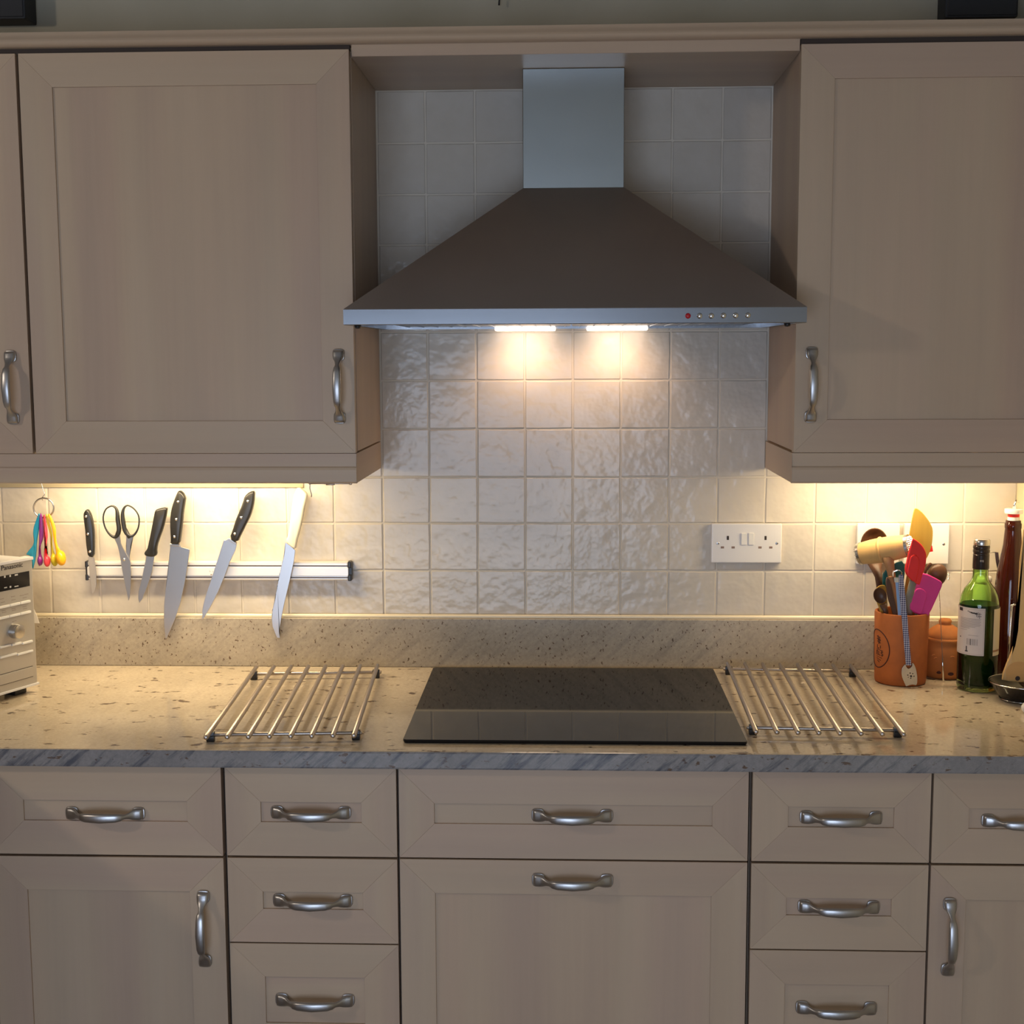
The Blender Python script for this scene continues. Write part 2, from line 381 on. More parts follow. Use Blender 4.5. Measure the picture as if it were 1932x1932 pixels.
# ------------------------------------------------------------------ cabinet fronts
def front(name, x0, x1, z0, z1, yf, parent, fr=.0600, grain='v', depth=.020):
    """door or drawer front: mitred frame (mesh) around a recessed panel (its own part)"""
    bm = bmesh.new(); g = .00003; rec = .0040
    ix0, ix1, iz0, iz1 = x0 + fr, x1 - fr, z0 + fr, z1 - fr
    def piece(o1, o2, i2, i1, mi):
        pts = [o1, o2, i2, i1]
        slab(bm, pts, yf, yf + depth, .0004, mi=mi)
    piece((x0 + g, z0), (x1 - g, z0), (ix1 - g, iz0), (ix0 + g, iz0), 0)
    piece((x0 + g, z1), (x1 - g, z1), (ix1 - g, iz1), (ix0 + g, iz1), 0)
    piece((x0, z0 + g), (ix0, iz0 + g), (ix0, iz1 - g), (x0, z1 - g), 1)
    piece((x1, z0 + g), (ix1, iz0 + g), (ix1, iz1 - g), (x1, z1 - g), 1)
    d = obj(name, bm, ['wood_h', 'wood_v'], parent, loc=((x0 + x1) / 2, yf + depth, z0))
    p = box(ix0 - .004, ix1 + .004, yf + rec, yf + depth - .002, iz0 - .004, iz1 + .004)
    obj('panel', p, 'wood_v' if grain == 'v' else 'wood_h', d)
    return d
# bow handle: profile along s (length), out (away from the door), half height, half thickness
def handle_mesh():
    bm = bmesh.new(); L = .066
    prof = [(-L - .001, .002, .0090, .002), (-L, .0050, .0100, .0048), (-L + .004, .0062, .0104, .0060), (-L + .010, .0072, .0104, .0060), (-L + .0155, .0098, .0090, .0060), (-L + .0205, .0150, .0056, .0050),
            (-L + .026, .0205, .0040, .0042), (-L + .029, .0235, .0046, .0040), (-L + .031, .0252, .0060, .0040), (-L + .040, .0285, .0074, .0044), (0, .0315, .0082, .0048)]
    prof = prof + [(-a, b, c, d) for a, b, c, d in prof[-2::-1]]
    rings = []
    for s, o, h, t in prof:
        r = []
        for k in range(16):
            a = 2 * PI * k / 16; ca, sa = math.cos(a), math.sin(a)
            e = .75
            r.append(Vector((s, -(o + math.copysign(abs(ca) ** e, ca) * t), math.copysign(abs(sa) ** e, sa) * h)))
        rings.append(r)
    loft(bm, rings)
    for sg in (-1, 1):   # foot pads against the door
        pts = []
        for k in range(20):
            a = 2 * PI * k / 20; ca, sa = math.cos(a), math.sin(a)
            pts.append((sg * (L - .008) + math.copysign(abs(ca) ** .6, ca) * .0112, math.copysign(abs(sa) ** .6, sa) * .0112))
        slab(bm, pts, -.0045, 0, .001)
    bmesh.ops.recalc_face_normals(bm, faces=bm.faces)
    for f in bm.faces: f.smooth = True
    me = bpy.data.meshes.new('handle'); bm.to_mesh(me); bm.free(); me.materials.append(M['handle_metal']); return me
HM = handle_mesh()
def handle(parent, x, y, z, vert=False):
    o = share('handle', HM, parent, (x, y, z), rot=(0, PI / 2, 0) if vert else None); return o

YB, YU = -.613, -.333
def carcass(x0, x1, y0, y1, z0, z1, parent, mt='wood_v', front_shade=True, name='carcass'):
    bm = bmesh.new(); cube(bm, x0, x1, y0, y1, z0, z1)
    if front_shade: cube(bm, x0 + .001, x1 - .001, y0 - .0008, y0, z0 + .001, z1 - .001, mi=1)  # thin dark sheet on the carcass, painted shade between the fronts
    return obj(name, bm, [mt, 'gap_shade'], parent)
# base units
def base_unit(label, x0, x1, cx0=None, cx1=None):
    t = thing('base_cabinet', label, 'cabinet', ((x0 + x1) / 2, -.3, 0), 'base cabinets under the worktop')
    carcass(cx0 if cx0 is not None else x0 - .002, cx1 if cx1 is not None else x1 + .002, YB + .0215, -.03, .15, .8775, t)
    obj('plinth', box((cx0 or x0) , (cx1 or x1), -.56, -.54, 0, .15), 'wood_h', t); return t
zt0, zt1 = .7180, .8735
za0, za1 = .5630, .7138
def drawers(t, x0, x1, frx, hx):
    for (z0, z1, hz) in ((zt0, zt1, .7940), (za0, za1, .6375), (.3560, .5605, .4575), (.1500, .3530, .2550)):
        d = front('drawer_front', x0, x1, z0, z1, YB, t, grain='h'); handle(d, hx, YB + .0045, hz + .0015)
t = base_unit('maple base cabinet at left with one drawer above a door, a shadow across it', -.6030, -.1985)
d = front('drawer_front', -.6030, -.1985, zt0 - .001, zt1, YB, t, grain='h'); handle(d, -.4013, YB + .0045, .7905)
d = front('door', -.6030, -.1985, .150, za1 - .001, YB, t); handle(d, -.2345, YB, .587, True)
t = base_unit('narrow maple drawer cabinet left of the hob', -.1914, .1017); drawers(t, -.1914, .1017, 0, -.0455)
t = base_unit('wide central maple base cabinet under the black hob with one wide drawer', .1062, .6967)
d = front('drawer_front', .1062, .6967, zt0, zt1, YB, t, grain='h'); handle(d, .4005, YB + .0045, .7945)
d = front('door', .1062, .6967, .150, za1 + .001, YB, t); handle(d, .4010, YB, .6822)
t = base_unit('narrow maple drawer cabinet right of the hob below the rack', .7035, 1.0000); drawers(t, .7035, 1.0000, 0, .8520)
t = base_unit('maple base cabinet cut off at the right edge with drawer and door', 1.0040, 1.3040, 1.0025, 1.322)
d = front('drawer_front', 1.0040, 1.3040, zt0, zt1, YB, t, grain='h'); handle(d, 1.1540, YB + .0045, .7925)
d = front('door', 1.0040, 1.3040, .150, za1, YB, t); handle(d, 1.0365, YB, .5895, True)
t = thing('base_cabinet', 'maple corner base cabinet beyond the left edge', 'cabinet', (-.8, -.3, 0), 'base cabinets under the worktop')
carcass(-1.28, -.6055, YB + .02, -.03, .15, .8775, t)

# worktop and upstand
t = thing('worktop', 'polished beige granite worktop with a speckled front edge, its grey window reflection painted in', 'worktop', (.3, -.3, .88))
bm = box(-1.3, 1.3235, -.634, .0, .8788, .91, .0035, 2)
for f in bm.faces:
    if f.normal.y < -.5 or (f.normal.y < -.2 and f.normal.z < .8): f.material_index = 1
obj('slab', bm, ['granite', 'granite_edge_sheen'], t)
t = thing('upstand', 'low beige granite upstand along the foot of the tiled wall', 'upstand', (.3, -.02, .91))
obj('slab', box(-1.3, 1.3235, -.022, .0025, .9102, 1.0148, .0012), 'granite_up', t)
# the worktop returns along the left wing of the kitchen (outside the frame); it casts the shadow on the left cabinet
t = thing('peninsula_counter', 'granite topped maple counter returning towards the camera at left', 'counter', (-1.0, -1.5, 0))
obj('slab', box(-1.30, -.640, -2.4, -.6345, .8788, .91, .003), 'granite', t)
carcass(-1.28, -.672, -2.38, -.6345, .0, .8785, t, front_shade=False)

# ------------------------------------------------------------------ wall cabinets
def wall_unit(label, x0, x1, dx0, dx1, hx, zt, cat='cabinet'):
    t = thing('wall_cabinet', label, cat, ((x0 + x1) / 2, -.15, 1.39), 'wall cabinets beside the cooker hood')
    carcass(x0, x1, -.3125, 0.0025 if False else -.0005, 1.392, 2.115, t)
    d = front('door', dx0, dx1, 1.3895, zt, YU, t); handle(d, hx, YU, (1.5795 + 1.4465) / 2, True); return t
t = wall_unit('tall maple wall cabinet left of the cooker hood, handle at lower right', -.6065, 0.0, -.6045, -.0012, -.0292, 2.1165)
t = wall_unit('maple wall cabinet cut off at the left edge of the photo', -1.02, -.6075, -1.02, -.6105, -.6435, 2.1165)
t = wall_unit('maple wall cabinet right of the cooker hood, handle at lower left', .8078, 1.3225, .8070, 1.3130, .8360, 2.1150)
t = thing('bridging_panel', 'maple bridging panel above the cooker hood between wall cabinets', 'panel', (.4, -.15, 2.107))
obj('board', box(.0005, .8073, -.3125, -.0005, 2.1062, 2.1240), 'wood_h', t)
obj('fascia', box(.0025, .8055, -.326, -.3128, 2.1052, 2.1268, .001), 'wood_h', t)
# cornice moulding
cz0, cz1 = 2.1272, 2.152
prof = [(-.334, 0), (-.3385, .0006), (-.3430, .0022), (-.3465, .0050), (-.3480, .0080), (-.3475, .0110), (-.3455, .0140), (-.3430, .0175), (-.3412, .0210), (-.3402, .0262), (-.30, .0262), (-.30, 0)]
bm = bmesh.new(); loft(bm, [[Vector((x, y, cz0 - .0015 + z)) for y, z in prof] for x in (-1.05, 1.3235)])
cube(bm, -1.05, -.0005, -.325, -.3128, 2.1160, cz0 + .001, mi=1); cube(bm, .8070, 1.3235, -.325, -.3128, 2.1160, cz0 + .001, mi=1)  # dark strips over the doors, painting the shade below the cornice
for f in bm.faces: pass
t = obj('cornice', bm, ['wood_h', 'gap_shade'], None, True, angle=.6, loc=(.14, -.33, cz0)); tag(t, 'long maple cornice moulding running along the cabinet tops', 'cornice')
# pelmets (light rails)
def pelmet(label, x0, x1, side, x_end):
    t = thing('light_pelmet', label, 'pelmet', ((x0 + x1) / 2, -.33, 1.333), 'pelmets under the wall cabinets')
    p2 = [(-.3325, 1.3885), (-.3325, 1.3645), (-.3355, 1.3620), (-.3365, 1.3580), (-.3365, 1.3360), (-.3345, 1.3335), (-.3300, 1.3325), (-.3190, 1.3335), (-.3185, 1.3885)]
    bm = bmesh.new(); loft(bm, [[Vector((x, y, z)) for y, z in p2] for x in (x0, x1)])
    obj('rail', bm, 'wood_h', t)
    a, b = (x_end - .0145, x_end) if side > 0 else (x_end, x_end + .0145)
    bm = bmesh.new()
    loft(bm, [[Vector((x, y, z)) for y, z in ((-.3185, 1.3885), (-.3185, 1.3335), (-.0005, 1.3335), (-.0005, 1.3885))] for x in (a, b)])
    obj('end_return', bm, 'wood_y', t)
pelmet('maple pelmet under the left wall cabinets', -1.02, 0.0, 1, 0.0)
pelmet('maple pelmet under the right wall cabinet', .8045, 1.3225, -1, .8045)
# under cabinet light fittings
for nm, x0, x1 in (('slim lit strip light hidden behind the left pelmet', -.66, -.14), ('slim lit strip light hidden behind the right pelmet', .88, 1.24)):
    t = thing('strip_light', nm, 'lamp', ((x0 + x1) / 2, -.10, 1.391), 'strip lights under the wall cabinets')
    obj('body', box(x0 - .02, x1 + .02, -.160, -.110, 1.366, 1.3915, .002), 'white_pl', t)
    bm = bmesh.new(); rod(bm, (x0, -.135, 1.3615), (x1, -.135, 1.3615), .0045, 10); obj('tube', bm, 'tubeglow', t, True)

# ------------------------------------------------------------------ cooker hood
H = thing('cooker_hood', 'brushed steel chimney cooker hood with two lit lamps over the hob', 'cooker hood', (.403, -.2, 1.62))
hx0, hx1, hy, hz0, hz1 = .0030, .8020, -.471, 1.6225, 1.6490
cy = -.200
ctl = atY(986, 356, cy); ctr = atY(1178, 355, cy); cx0, cx1, cz = ctl.x, ctr.x, ctl.z
def rect(x0, x1, y0, y1, z): return [Vector((x0, y0, z)), Vector((x1, y0, z)), Vector((x1, y1, z)), Vector((x0, y1, z))]
bm = bmesh.new()
loft(bm, [rect(hx0, hx1, hy, -.003, hz1), rect(hx0 + .001, hx1 - .001, hy + .001, -.003, hz1 + .0015), rect(cx0, cx1, cy - .002, -.003, cz), rect(cx0, cx1, cy, -.003, cz + .001)])
obj('canopy', bm, 'hood_slope', H, label='sloping brushed steel canopy')
bm = bmesh.new()
o_, i_ = rect(hx0, hx1, hy, -.003, hz0), rect(hx0 + .014, hx1 - .014, hy + .014, -.016, hz0)
loft(bm, [rect(hx0, hx1, hy, -.003, hz1), rect(hx0, hx1, hy, -.003, hz0 + .001), rect(hx0 + .001, hx1 - .001, hy + .001, -.004, hz0), i_, rect(hx0 + .014, hx1 - .014, hy + .014, -.016, hz1 - .003)], cap=False)
obj('lip', bm, 'hood', H, label='steel front rim')
obj('chimney', box(cx0 + .0008, cx1 - .0008, cy + .0008, -.004, cz - .002, 2.1055, .0008), 'chimney', H, label='square steel flue cover')
bm = bmesh.new(); cube(bm, hx0 + .06, .3985, hy + .05, -.07, hz0 + .004, hz0 + .010, .001); cube(bm, .4015, hx1 - .06, hy + .05, -.07, hz0 + .004, hz0 + .010, .001)
for k in range(24): cube(bm, hx0 + .07 + k * .0285, hx0 + .072 + k * .0285, hy + .06, -.08, hz0 + .0025, hz0 + .004)
obj('filter', bm, 'filter', H)
bm = bmesh.new(); cube(bm, hx0 + .014, hx1 - .014, hy + .014, -.016, hz0 + .010, hz0 + .014); obj('underside', bm, 'hood', H)
for a, b in ((.245, .368), (.432, .555)):
    lm = obj('lamp_cover', box(a, b, -.060, -.012, hz0 - .0045, hz0 + .004, .0015), 'lampglow', H, label='lit white lamp glass')
for k in range(6):
    p = atY([1298, 1320, 1342, 1365, 1388, 1411][k], [596, 596, 596, 595.5, 595.3, 595][k], hy)
    bm = bmesh.new(); lathe(bm, [(0, -.0042), (.0036, -.0040), (.0046, -.0028), (.0048, 0), (.0060, .0004)][::1], (p.x, p.y, p.z), 20, (0, 1, 0), cap=True)
    obj('push_button', bm, 'red' if k == 0 else 'chrome', H, True, label='red push button' if k == 0 else 'round chrome push button')
for xx in (hx0 + .022, hx1 - .030):
    bm = bmesh.new(); lathe(bm, [(.001, -.006), (.005, -.005), (.006, 0)], (xx, hy + .02, hz0 - .0002), 14, (0, 0, 1), cap=True); obj('screw', bm, 'black', H, True)

# ------------------------------------------------------------------ hob
t = thing('hob', 'flat black glass induction hob set on the granite worktop', 'hob', (.404, -.32, .91))
bm = bmesh.new()
pts = []
for cx_, cy_, a0 in ((.6975 - .006, -.5845 + .006, -90), (.6975 - .006, -.0495 - .006, 0), (.1105 + .006, -.0495 - .006, 90), (.1105 + .006, -.5845 + .006, 180)):
    for k in range(5): a = math.radians(a0 + 22.5 * k); pts.append((cx_ + .006 * math.cos(a), cy_ + .006 * math.sin(a)))
rg = lambda z, s: [Vector((.404 + (x - .404) * s, -.317 + (y + .317) * s, z)) for x, y in pts]
loft(bm, [rg(.9102, .996), rg(.9135, 1.0), rg(.9158, 1.0), rg(.9165, .9985)])
obj('glass', bm, 'hobglass', t)

# ------------------------------------------------------------------ trivet racks
def rack(label, bl, br, fr, fl, cb, cf):
    t = thing('trivet_rack', label, 'trivet', ((bl[0] + fr[0]) / 2, (bl[1] + fr[1]) / 2, .91), 'steel rod racks beside the hob')
    z = .9285; r = .0044
    for k in range(8):
        f = k / 7
        a = Vector((bl[0] + (br[0] - bl[0]) * f, bl[1] + (br[1] - bl[1]) * f, z)); b = Vector((fl[0] + (fr[0] - fl[0]) * f, fl[1] + (fr[1] - fl[1]) * f, z))
        bm = bmesh.new(); rod(bm, a, b, r, 12); obj('rod', bm, 'rack', t, True)
    for s in (cb, cf):
        A = Vector(bl).lerp(Vector(fl), s); B = Vector(br).lerp(Vector(fr), s); d = (B - A).normalized()
        A3, B3 = Vector((*A, z - .0066)), Vector((*B, z - .0066)); d3 = Vector((*d, 0))
        bm = bmesh.new(); rod(bm, A3 - d3 * .011, B3 + d3 * .011, .0034, 12); obj('crossbar', bm, 'rack', t, True)
        for P in (A3, B3):
            bm = bmesh.new(); cube(bm, P.x - .0070, P.x + .0070, P.y - .0050, P.y + .0050, .9102, z - .001, .0015, 2)
            tube(bm, [P - d3 * .006, P + d3 * .006], .0058, 12); obj('foot', bm, 'black', t, True, angle=.6)
rack('steel rod trivet rack on the worktop left of the hob', (-.2515, -.105), (-.0024, -.085), (.0300, -.607), (-.2195, -.624), .065, .92)
rack('steel rod trivet rack on the worktop right of the hob', (.727, -.050), (.9783, -.0635), (.9615, -.577), (.7145, -.567), .045, .90)

# ------------------------------------------------------------------ sockets
def holes(bm, cx, cz, y): 
    for dx, dz, w, h, mi in ((0, .0085, .0022, .0042, 1), (-.0112, -.0115, .0034, .0022, 2), (.0112, -.0115, .0034, .0022, 2)):
        cube(bm, cx + dx - w, cx + dx + w, y - .0004, y + .001, cz + dz - h, cz + dz + h, mi=mi)
def screws(t, xs, z, y):
    for x in xs:
        bm = bmesh.new(); lathe(bm, [(.0005, -.0006), (.0025, -.0004), (.0034, .0003)], (x, y, z), 16, (0, 1, 0), cap=True); cube(bm, x - .0026, x + .0026, y - .0009, y, z - .0004, z + .0004, mi=1); obj('screw', bm, ['steel', 'pin'], t)
x0, x1, z0, z1 = .6940, .8405, 1.1340, 1.2170; yf = -.011
t = thing('double_socket', 'white double switched wall socket on the tiles right of centre', 'socket', ((x0 + x1) / 2, 0, z0), 'electrical plates on the tiled wall')
obj('plate', box(x0, x1, yf, -.0005, z0, z1, .0028, 3), 'white_pl', t)
sx = (x0 + x1) / 2
for cx in (sx - .0390, sx + .0392):
    bm = bmesh.new(); holes(bm, cx, z0 + .0445, yf); obj('pin_holes', bm, ['pin', 'pin', 'pin2'], t)
for cx in (sx - .0058, sx + .0095):
    bm = bmesh.new(); slab(bm, [(cx - .0054, z0 + .0385), (cx + .0054, z0 + .0385), (cx + .0054, z0 + .0635), (cx - .0054, z0 + .0635)], yf - .0032, yf + .0005, .0006, lean=(-.06, z0 + .0635)); obj('rocker_switch', bm, 'white_pl2', t)
screws(t, (x0 + .0135, x1 - .0105), z0 + .0415, yf)
t = thing('fused_spur', 'white square wall plate behind the meat mallet', 'socket', (1.041, 0, z0), 'electrical plates on the tiled wall')
obj('plate', box(.9955, 1.0835, -.013, -.0005, 1.1325, 1.2180, .0028, 3), 'white_pl', t)
obj('rocker_switch', box(1.035, 1.046, -.0165, -.012, 1.165, 1.188, .001), 'white_pl2', t)
t = thing('blank_plate', 'white square wall plate with a screw right of the yellow spatula', 'socket', (1.137, 0, z0), 'electrical plates on the tiled wall')
obj('plate', box(1.0925, 1.1855, -.013, -.0005, 1.1325, 1.2175, .0028, 3), 'white_pl', t)
screws(t, (1.1035, 1.1745), 1.1745, -.013)

# ------------------------------------------------------------------ wall mounted black boxes above the cabinets, small hook
for (pa, pb, lb) in (((-60, 36), (48, 36), 'black box on the wall above the cabinets, top left corner'), ((1783, 34.5), (1921, 31), 'black box on the wall above the cabinets, top right corner')):
    a, b = atY(*pa, -.05), atY(*pb, -.05)
    t = thing('wall_speaker', lb, 'speaker', ((a.x + b.x) / 2, 0, (a.z + b.z) / 2), 'black boxes on the wall')
    obj('cabinet', box(a.x, b.x, -.05, .011, (a.z + b.z) / 2, 2.40, .004, 2), 'black_matt', t)
    bm = box(a.x + .004, b.x - .004, -.0515, -.049, (a.z + b.z) / 2 + .004, 2.39, .001); obj('grille', bm, 'black_matt', t)
p = atY(942, 4, 0.0)
bm = bmesh.new(); tube(bm, [(p.x + .001, -.001, p.z + .03), (p.x + .001, -.003, p.z + .008), (p.x, -.004, p.z), (p.x - .0005, -.003, p.z - .007)], .0018, 8)
tag(obj('hanging_cable', bm, 'black', None, True, loc=(p.x, 0, p.z)), 'short black cable end hanging on the painted wall above the hood', 'cable')

# ------------------------------------------------------------------ magnetic knife bar and the things on it
KB = thing('magnetic_knife_bar', 'long white and silver magnetic knife bar screwed to the tiles', 'knife rack', (-.35, -.01, 1.115))
bz0, bz1, bx0, bx1 = 1.0960, 1.1355, -.6300, -.0700
bm = bmesh.new(); cube(bm, bx0, bx1, -.019, -.0005, bz0, bz1, .003, 2); obj('rail', bm, 'alu', KB, label='white aluminium rail')
for za in (bz0 + .0062, bz1 - .0082): obj('groove', box(bx0 + .0005, bx1 - .0005, -.0196, -.018, za - .0011, za + .0011), 'groove', KB, label='dark recessed line')
bm = bmesh.new(); cube(bm, bx0, bx1, -.0205, -.0185, bz0 + .0095, bz1 - .0115, .0008); obj('centre_strip', bm, 'alu', KB)
for xa, xb in ((bx0 - .0045, bx0 + .0015), (bx1 - .0015, bx1 + .0062)):
    bm = bmesh.new(); cube(bm, xa, xb, -.0215, -.0005, bz0 - .001, bz0 + .0125, .002, 2); cube(bm, xa, xb, -.0215, -.0005, bz1 - .0125, bz1 + .001, .002, 2); cube(bm, xa, xb, -.017, -.0005, bz0 + .011, bz1 - .011)
    obj('end_cap', bm, 'black', KB, label='black plastic end cap')
bm = bmesh.new()
for (a, b, ww, hh) in ((26, 28, 2.6, .6), (25, 26, .6, 4), (31, 27, .6, 3.5), (33, 28, .6, 3.5), (27, 33, 3.4, 2.2)):
    p = atY(370 + a * 80 / 80, 1050 + b, -.0206); cube(bm, p.x, p.x + ww * .001, -.02065, -.0204, p.z - hh * .001, p.z)
obj('maker_mark', bm, 'ink2', KB)
YK = -.0300
A = lambda pts, Y=YK: pix(Y, 0, 880, 4.025, pts)
B = lambda pts, Y=YK: pix(Y, 330, 880, 4.025, pts)
def rivets(t, F, pts, r):
    for q in pts:
        (x, z), = F([q], YK - .008); bm = bmesh.new(); lathe(bm, [(.0003, -.0014), (r * .8, -.0011), (r, 0)], (x, YK - .0078, z), 16, (0, 1, 0), cap=True); obj('rivet', bm, 'chrome', t, True)
def knife(label, F, blade, handle, riv=(), mats=('blade', 'black'), th=.0165, hs=1, grp=None, cat='knife'):
    b = F(blade); t = thing('kitchen_knife', label, cat, (b[0][0], YK, min(z for x, z in b)), 'knives on the magnetic bar')
    bm = bmesh.new(); slab(bm, b, YK - .0009, YK + .0009, .0006); obj('blade', bm, mats[0], t)
    bm = bmesh.new(); slab(bm, smooth_poly(F(handle, YK - .004), 1), YK - th / 2, YK + th / 2, .0040 if th > .014 else .003); obj('handle', bm, mats[1], t, True, angle=.9)
    rivets(t, F, riv, .0031); return t
knife('small paring knife with black riveted handle, leftmost on the bar', A, [(668, 684), (676, 760), (688, 880), (696, 955), (705, 968), (722, 945), (733, 900), (731, 800), (716, 690)],
      [(655, 326), (636, 350), (632, 378), (640, 440), (648, 500), (652, 580), (660, 640), (668, 684), (712, 690), (714, 600), (713, 500), (706, 440), (696, 385), (682, 350), (668, 330)], [(653, 381), (667, 514), (682, 648)], th=.013)
knife('paring knife with plain black moulded handle next to the scissors', A, [(1112, 676), (1100, 740), (1075, 860), (1052, 950), (1050, 1010), (1060, 1036), (1080, 1010), (1120, 910), (1155, 800), (1174, 680)],
      [(1195, 322), (1266, 308), (1266, 345), (1237, 470), (1200, 570), (1186, 625), (1190, 672), (1165, 688), (1110, 682), (1095, 665), (1100, 648), (1118, 628), (1130, 580), (1158, 440), (1170, 370), (1178, 335)])
t = knife('broad chef knife with black riveted handle, widest blade on the bar', A, [(1295, 590), (1290, 640), (1275, 800), (1255, 950), (1246, 1060), (1245, 1180), (1252, 1260), (1258, 1310), (1268, 1303), (1330, 1160), (1370, 1040), (1405, 880), (1425, 750), (1443, 630), (1375, 612), (1363, 585)],
      [(1358, 184), (1345, 200), (1318, 270), (1300, 330), (1292, 400), (1293, 480), (1298, 560), (1294, 588), (1364, 590), (1372, 520), (1385, 420), (1392, 340), (1405, 260), (1409, 240), (1392, 205), (1372, 188)], [(1352, 269), (1338, 403), (1325, 535)])
bm = bmesh.new(); slab(bm, A([(1294, 584), (1294, 602), (1340, 606), (1366, 610), (1365, 588)]), YK - .0045, YK + .0045, .0015); obj('bolster', bm, 'blade', t)
t = knife('long carving knife with black riveted handle leaning right', B, [(372, 558), (365, 580), (320, 720), (285, 830), (250, 930), (225, 1010), (208, 1090), (207, 1162), (225, 1145), (280, 1050), (330, 950), (380, 830), (420, 720), (460, 640), (473, 582), (440, 562), (415, 543), (385, 560)],
      [(604, 188), (570, 190), (530, 225), (518, 270), (490, 340), (460, 410), (440, 480), (416, 543), (472, 582), (505, 510), (540, 440), (575, 370), (595, 300), (604, 240)], [(553, 265), (504, 389), (455, 513)])
bm = bmesh.new(); slab(bm, B([(416, 540), (409, 560), (466, 595), (473, 580)]), YK - .0045, YK + .0045, .0015); obj('bolster', bm, 'blade', t)
bl = [(838, 575), (834, 640), (826, 680)]
le = [(826, 680), (810, 750), (792, 830), (775, 920), (760, 1000), (742, 1080), (735, 1150)]
for (a, b), (c, d) in zip(le, le[1:]):
    for k in range(4): f = k / 4; bl += [(a + (c - a) * f - 2.5, b + (d - b) * f), (a + (c - a) * (f + .12) + 2.5, b + (d - b) * (f + .12))]
bl += [(735, 1150), (742, 1220), (775, 1300), (800, 1302), (793, 1255), (810, 1150), (830, 1050), (870, 880), (905, 720), (915, 637), (875, 600)]
knife('serrated bread knife with cream white handle, rightmost on the bar', B, bl,
      [(935, 156), (915, 185), (900, 230), (885, 330), (875, 420), (862, 520), (842, 568), (870, 600), (916, 636), (926, 570), (945, 500), (970, 400), (985, 300), (1009, 215), (975, 180)], mats=('blade', 'cream_pl'), th=.018)
# scissors
t = thing('kitchen_scissors', 'kitchen scissors with black loop handles and grey steel blades on the bar', 'scissors', tuple(atY(240, 1130, YK)))
bm = bmesh.new(); slab(bm, A([(862, 530), (895, 600), (912, 680), (930, 790), (950, 890), (972, 990), (979, 1017), (988, 985), (994, 900), (996, 800), (992, 720), (965, 672), (938, 625), (918, 580), (912, 505), (890, 515)]), YK - .002, YK + .0006, .0005); obj('blade', bm, 'blade', t)
bm = bmesh.new(); slab(bm, A([(1012, 530), (992, 600), (984, 680), (988, 740), (972, 740), (954, 690), (958, 600), (956, 530)]), YK + .0007, YK + .0017, .0003); obj('blade', bm, 'blade', t)
(x, z), = A([(945, 706)]); bm = bmesh.new(); lathe(bm, [(.0004, -.0016), (.0030, -.0012), (.0036, 0)], (x, YK - .002, z), 16, (0, 1, 0), cap=True); obj('pivot_screw', bm, 'chrome', t, True)
def loop(pts, rr):
    P = [Vector((x, YK - .001, z)) for x, z in A(pts)]; k = len(P); Q = []; R = []
    for i in range(k):
        p0, p1, p2, p3 = P[i - 1], P[i], P[(i + 1) % k], P[(i + 2) % k]
        for u in (0, .33, .66):
            Q.append(.5 * ((2 * p1) + (p2 - p0) * u + (2 * p0 - 5 * p1 + 4 * p2 - p3) * u * u + (3 * p1 - p0 - 3 * p2 + p3) * u ** 3)); R.append((rr[i] * (1 - u) + rr[(i + 1) % k] * u) * .0012)
    bm = bmesh.new(); tube(bm, Q, R, 10, True); return bm
bm = loop([(850, 300), (805, 325), (785, 385), (795, 450), (825, 505), (866, 536), (896, 520), (905, 470), (896, 410), (893, 360), (882, 318)], [1.5, 1.4, 1.4, 1.5, 1.8, 2.8, 3.6, 4.2, 4.0, 3.6, 2.4])
rod(bm, Vector((A([(905, 470)])[0][0], YK, A([(905, 470)])[0][1])), Vector((A([(880, 545)])[0][0], YK, A([(880, 545)])[0][1])), .0040, 10); obj('handle_loop', bm, 'black', t, True)
bm = loop([(970, 296), (1015, 318), (1050, 365), (1058, 420), (1046, 480), (1012, 525), (972, 520), (948, 480), (938, 425), (932, 365), (942, 318)], [1.5, 1.4, 1.4, 1.4, 1.5, 2.2, 3.2, 4.0, 4.2, 3.4, 2.2])
rod(bm, Vector((A([(948, 470)])[0][0], YK, A([(948, 470)])[0][1])), Vector((A([(985, 545)])[0][0], YK, A([(985, 545)])[0][1])), .0040, 10); obj('handle_loop', bm, 'black', t, True)

# ------------------------------------------------------------------ measuring spoons on a ring
YS = -.045
SP = lambda pts, Y=YS: pix(Y, 30, 890, 9.66, pts)
def V(F, q, Y): (x, z), = F([q], Y); return Vector((x, Y, z))
bm = bmesh.new(); tube(bm, [V(SP, (465, 110), YS), V(SP, (468, 215), YS), V(SP, (490, 310), YS), V(SP, (518, 395), YS), V(SP, (520, 425), YS - .001), V(SP, (498, 445), YS), V(SP, (482, 470), YS), V(SP, (478, 500), YS + .001), V(SP, (490, 520), YS + .002)], .0009, 8)
tag(obj('cup_hook', bm, 'steel', None, True, loc=V(SP, (465, 110), YS)), 'thin wire hook holding the ring of measuring spoons under the cabinet', 'hook', 'hooks under the left cabinet')
bm = bmesh.new(); tube(bm, [V(SP, (508 + 183 * math.cos(a), 660 + 178 * math.sin(a)), YS + .001 + .003 * math.sin(a)) for a in [2 * PI * k / 36 for k in range(36)]], .0019, 8, True)
tag(obj('key_ring', bm, 'steel', None, True, loc=V(SP, (508, 660), YS)), 'round metal split ring carrying the five coloured measuring spoons', 'ring')
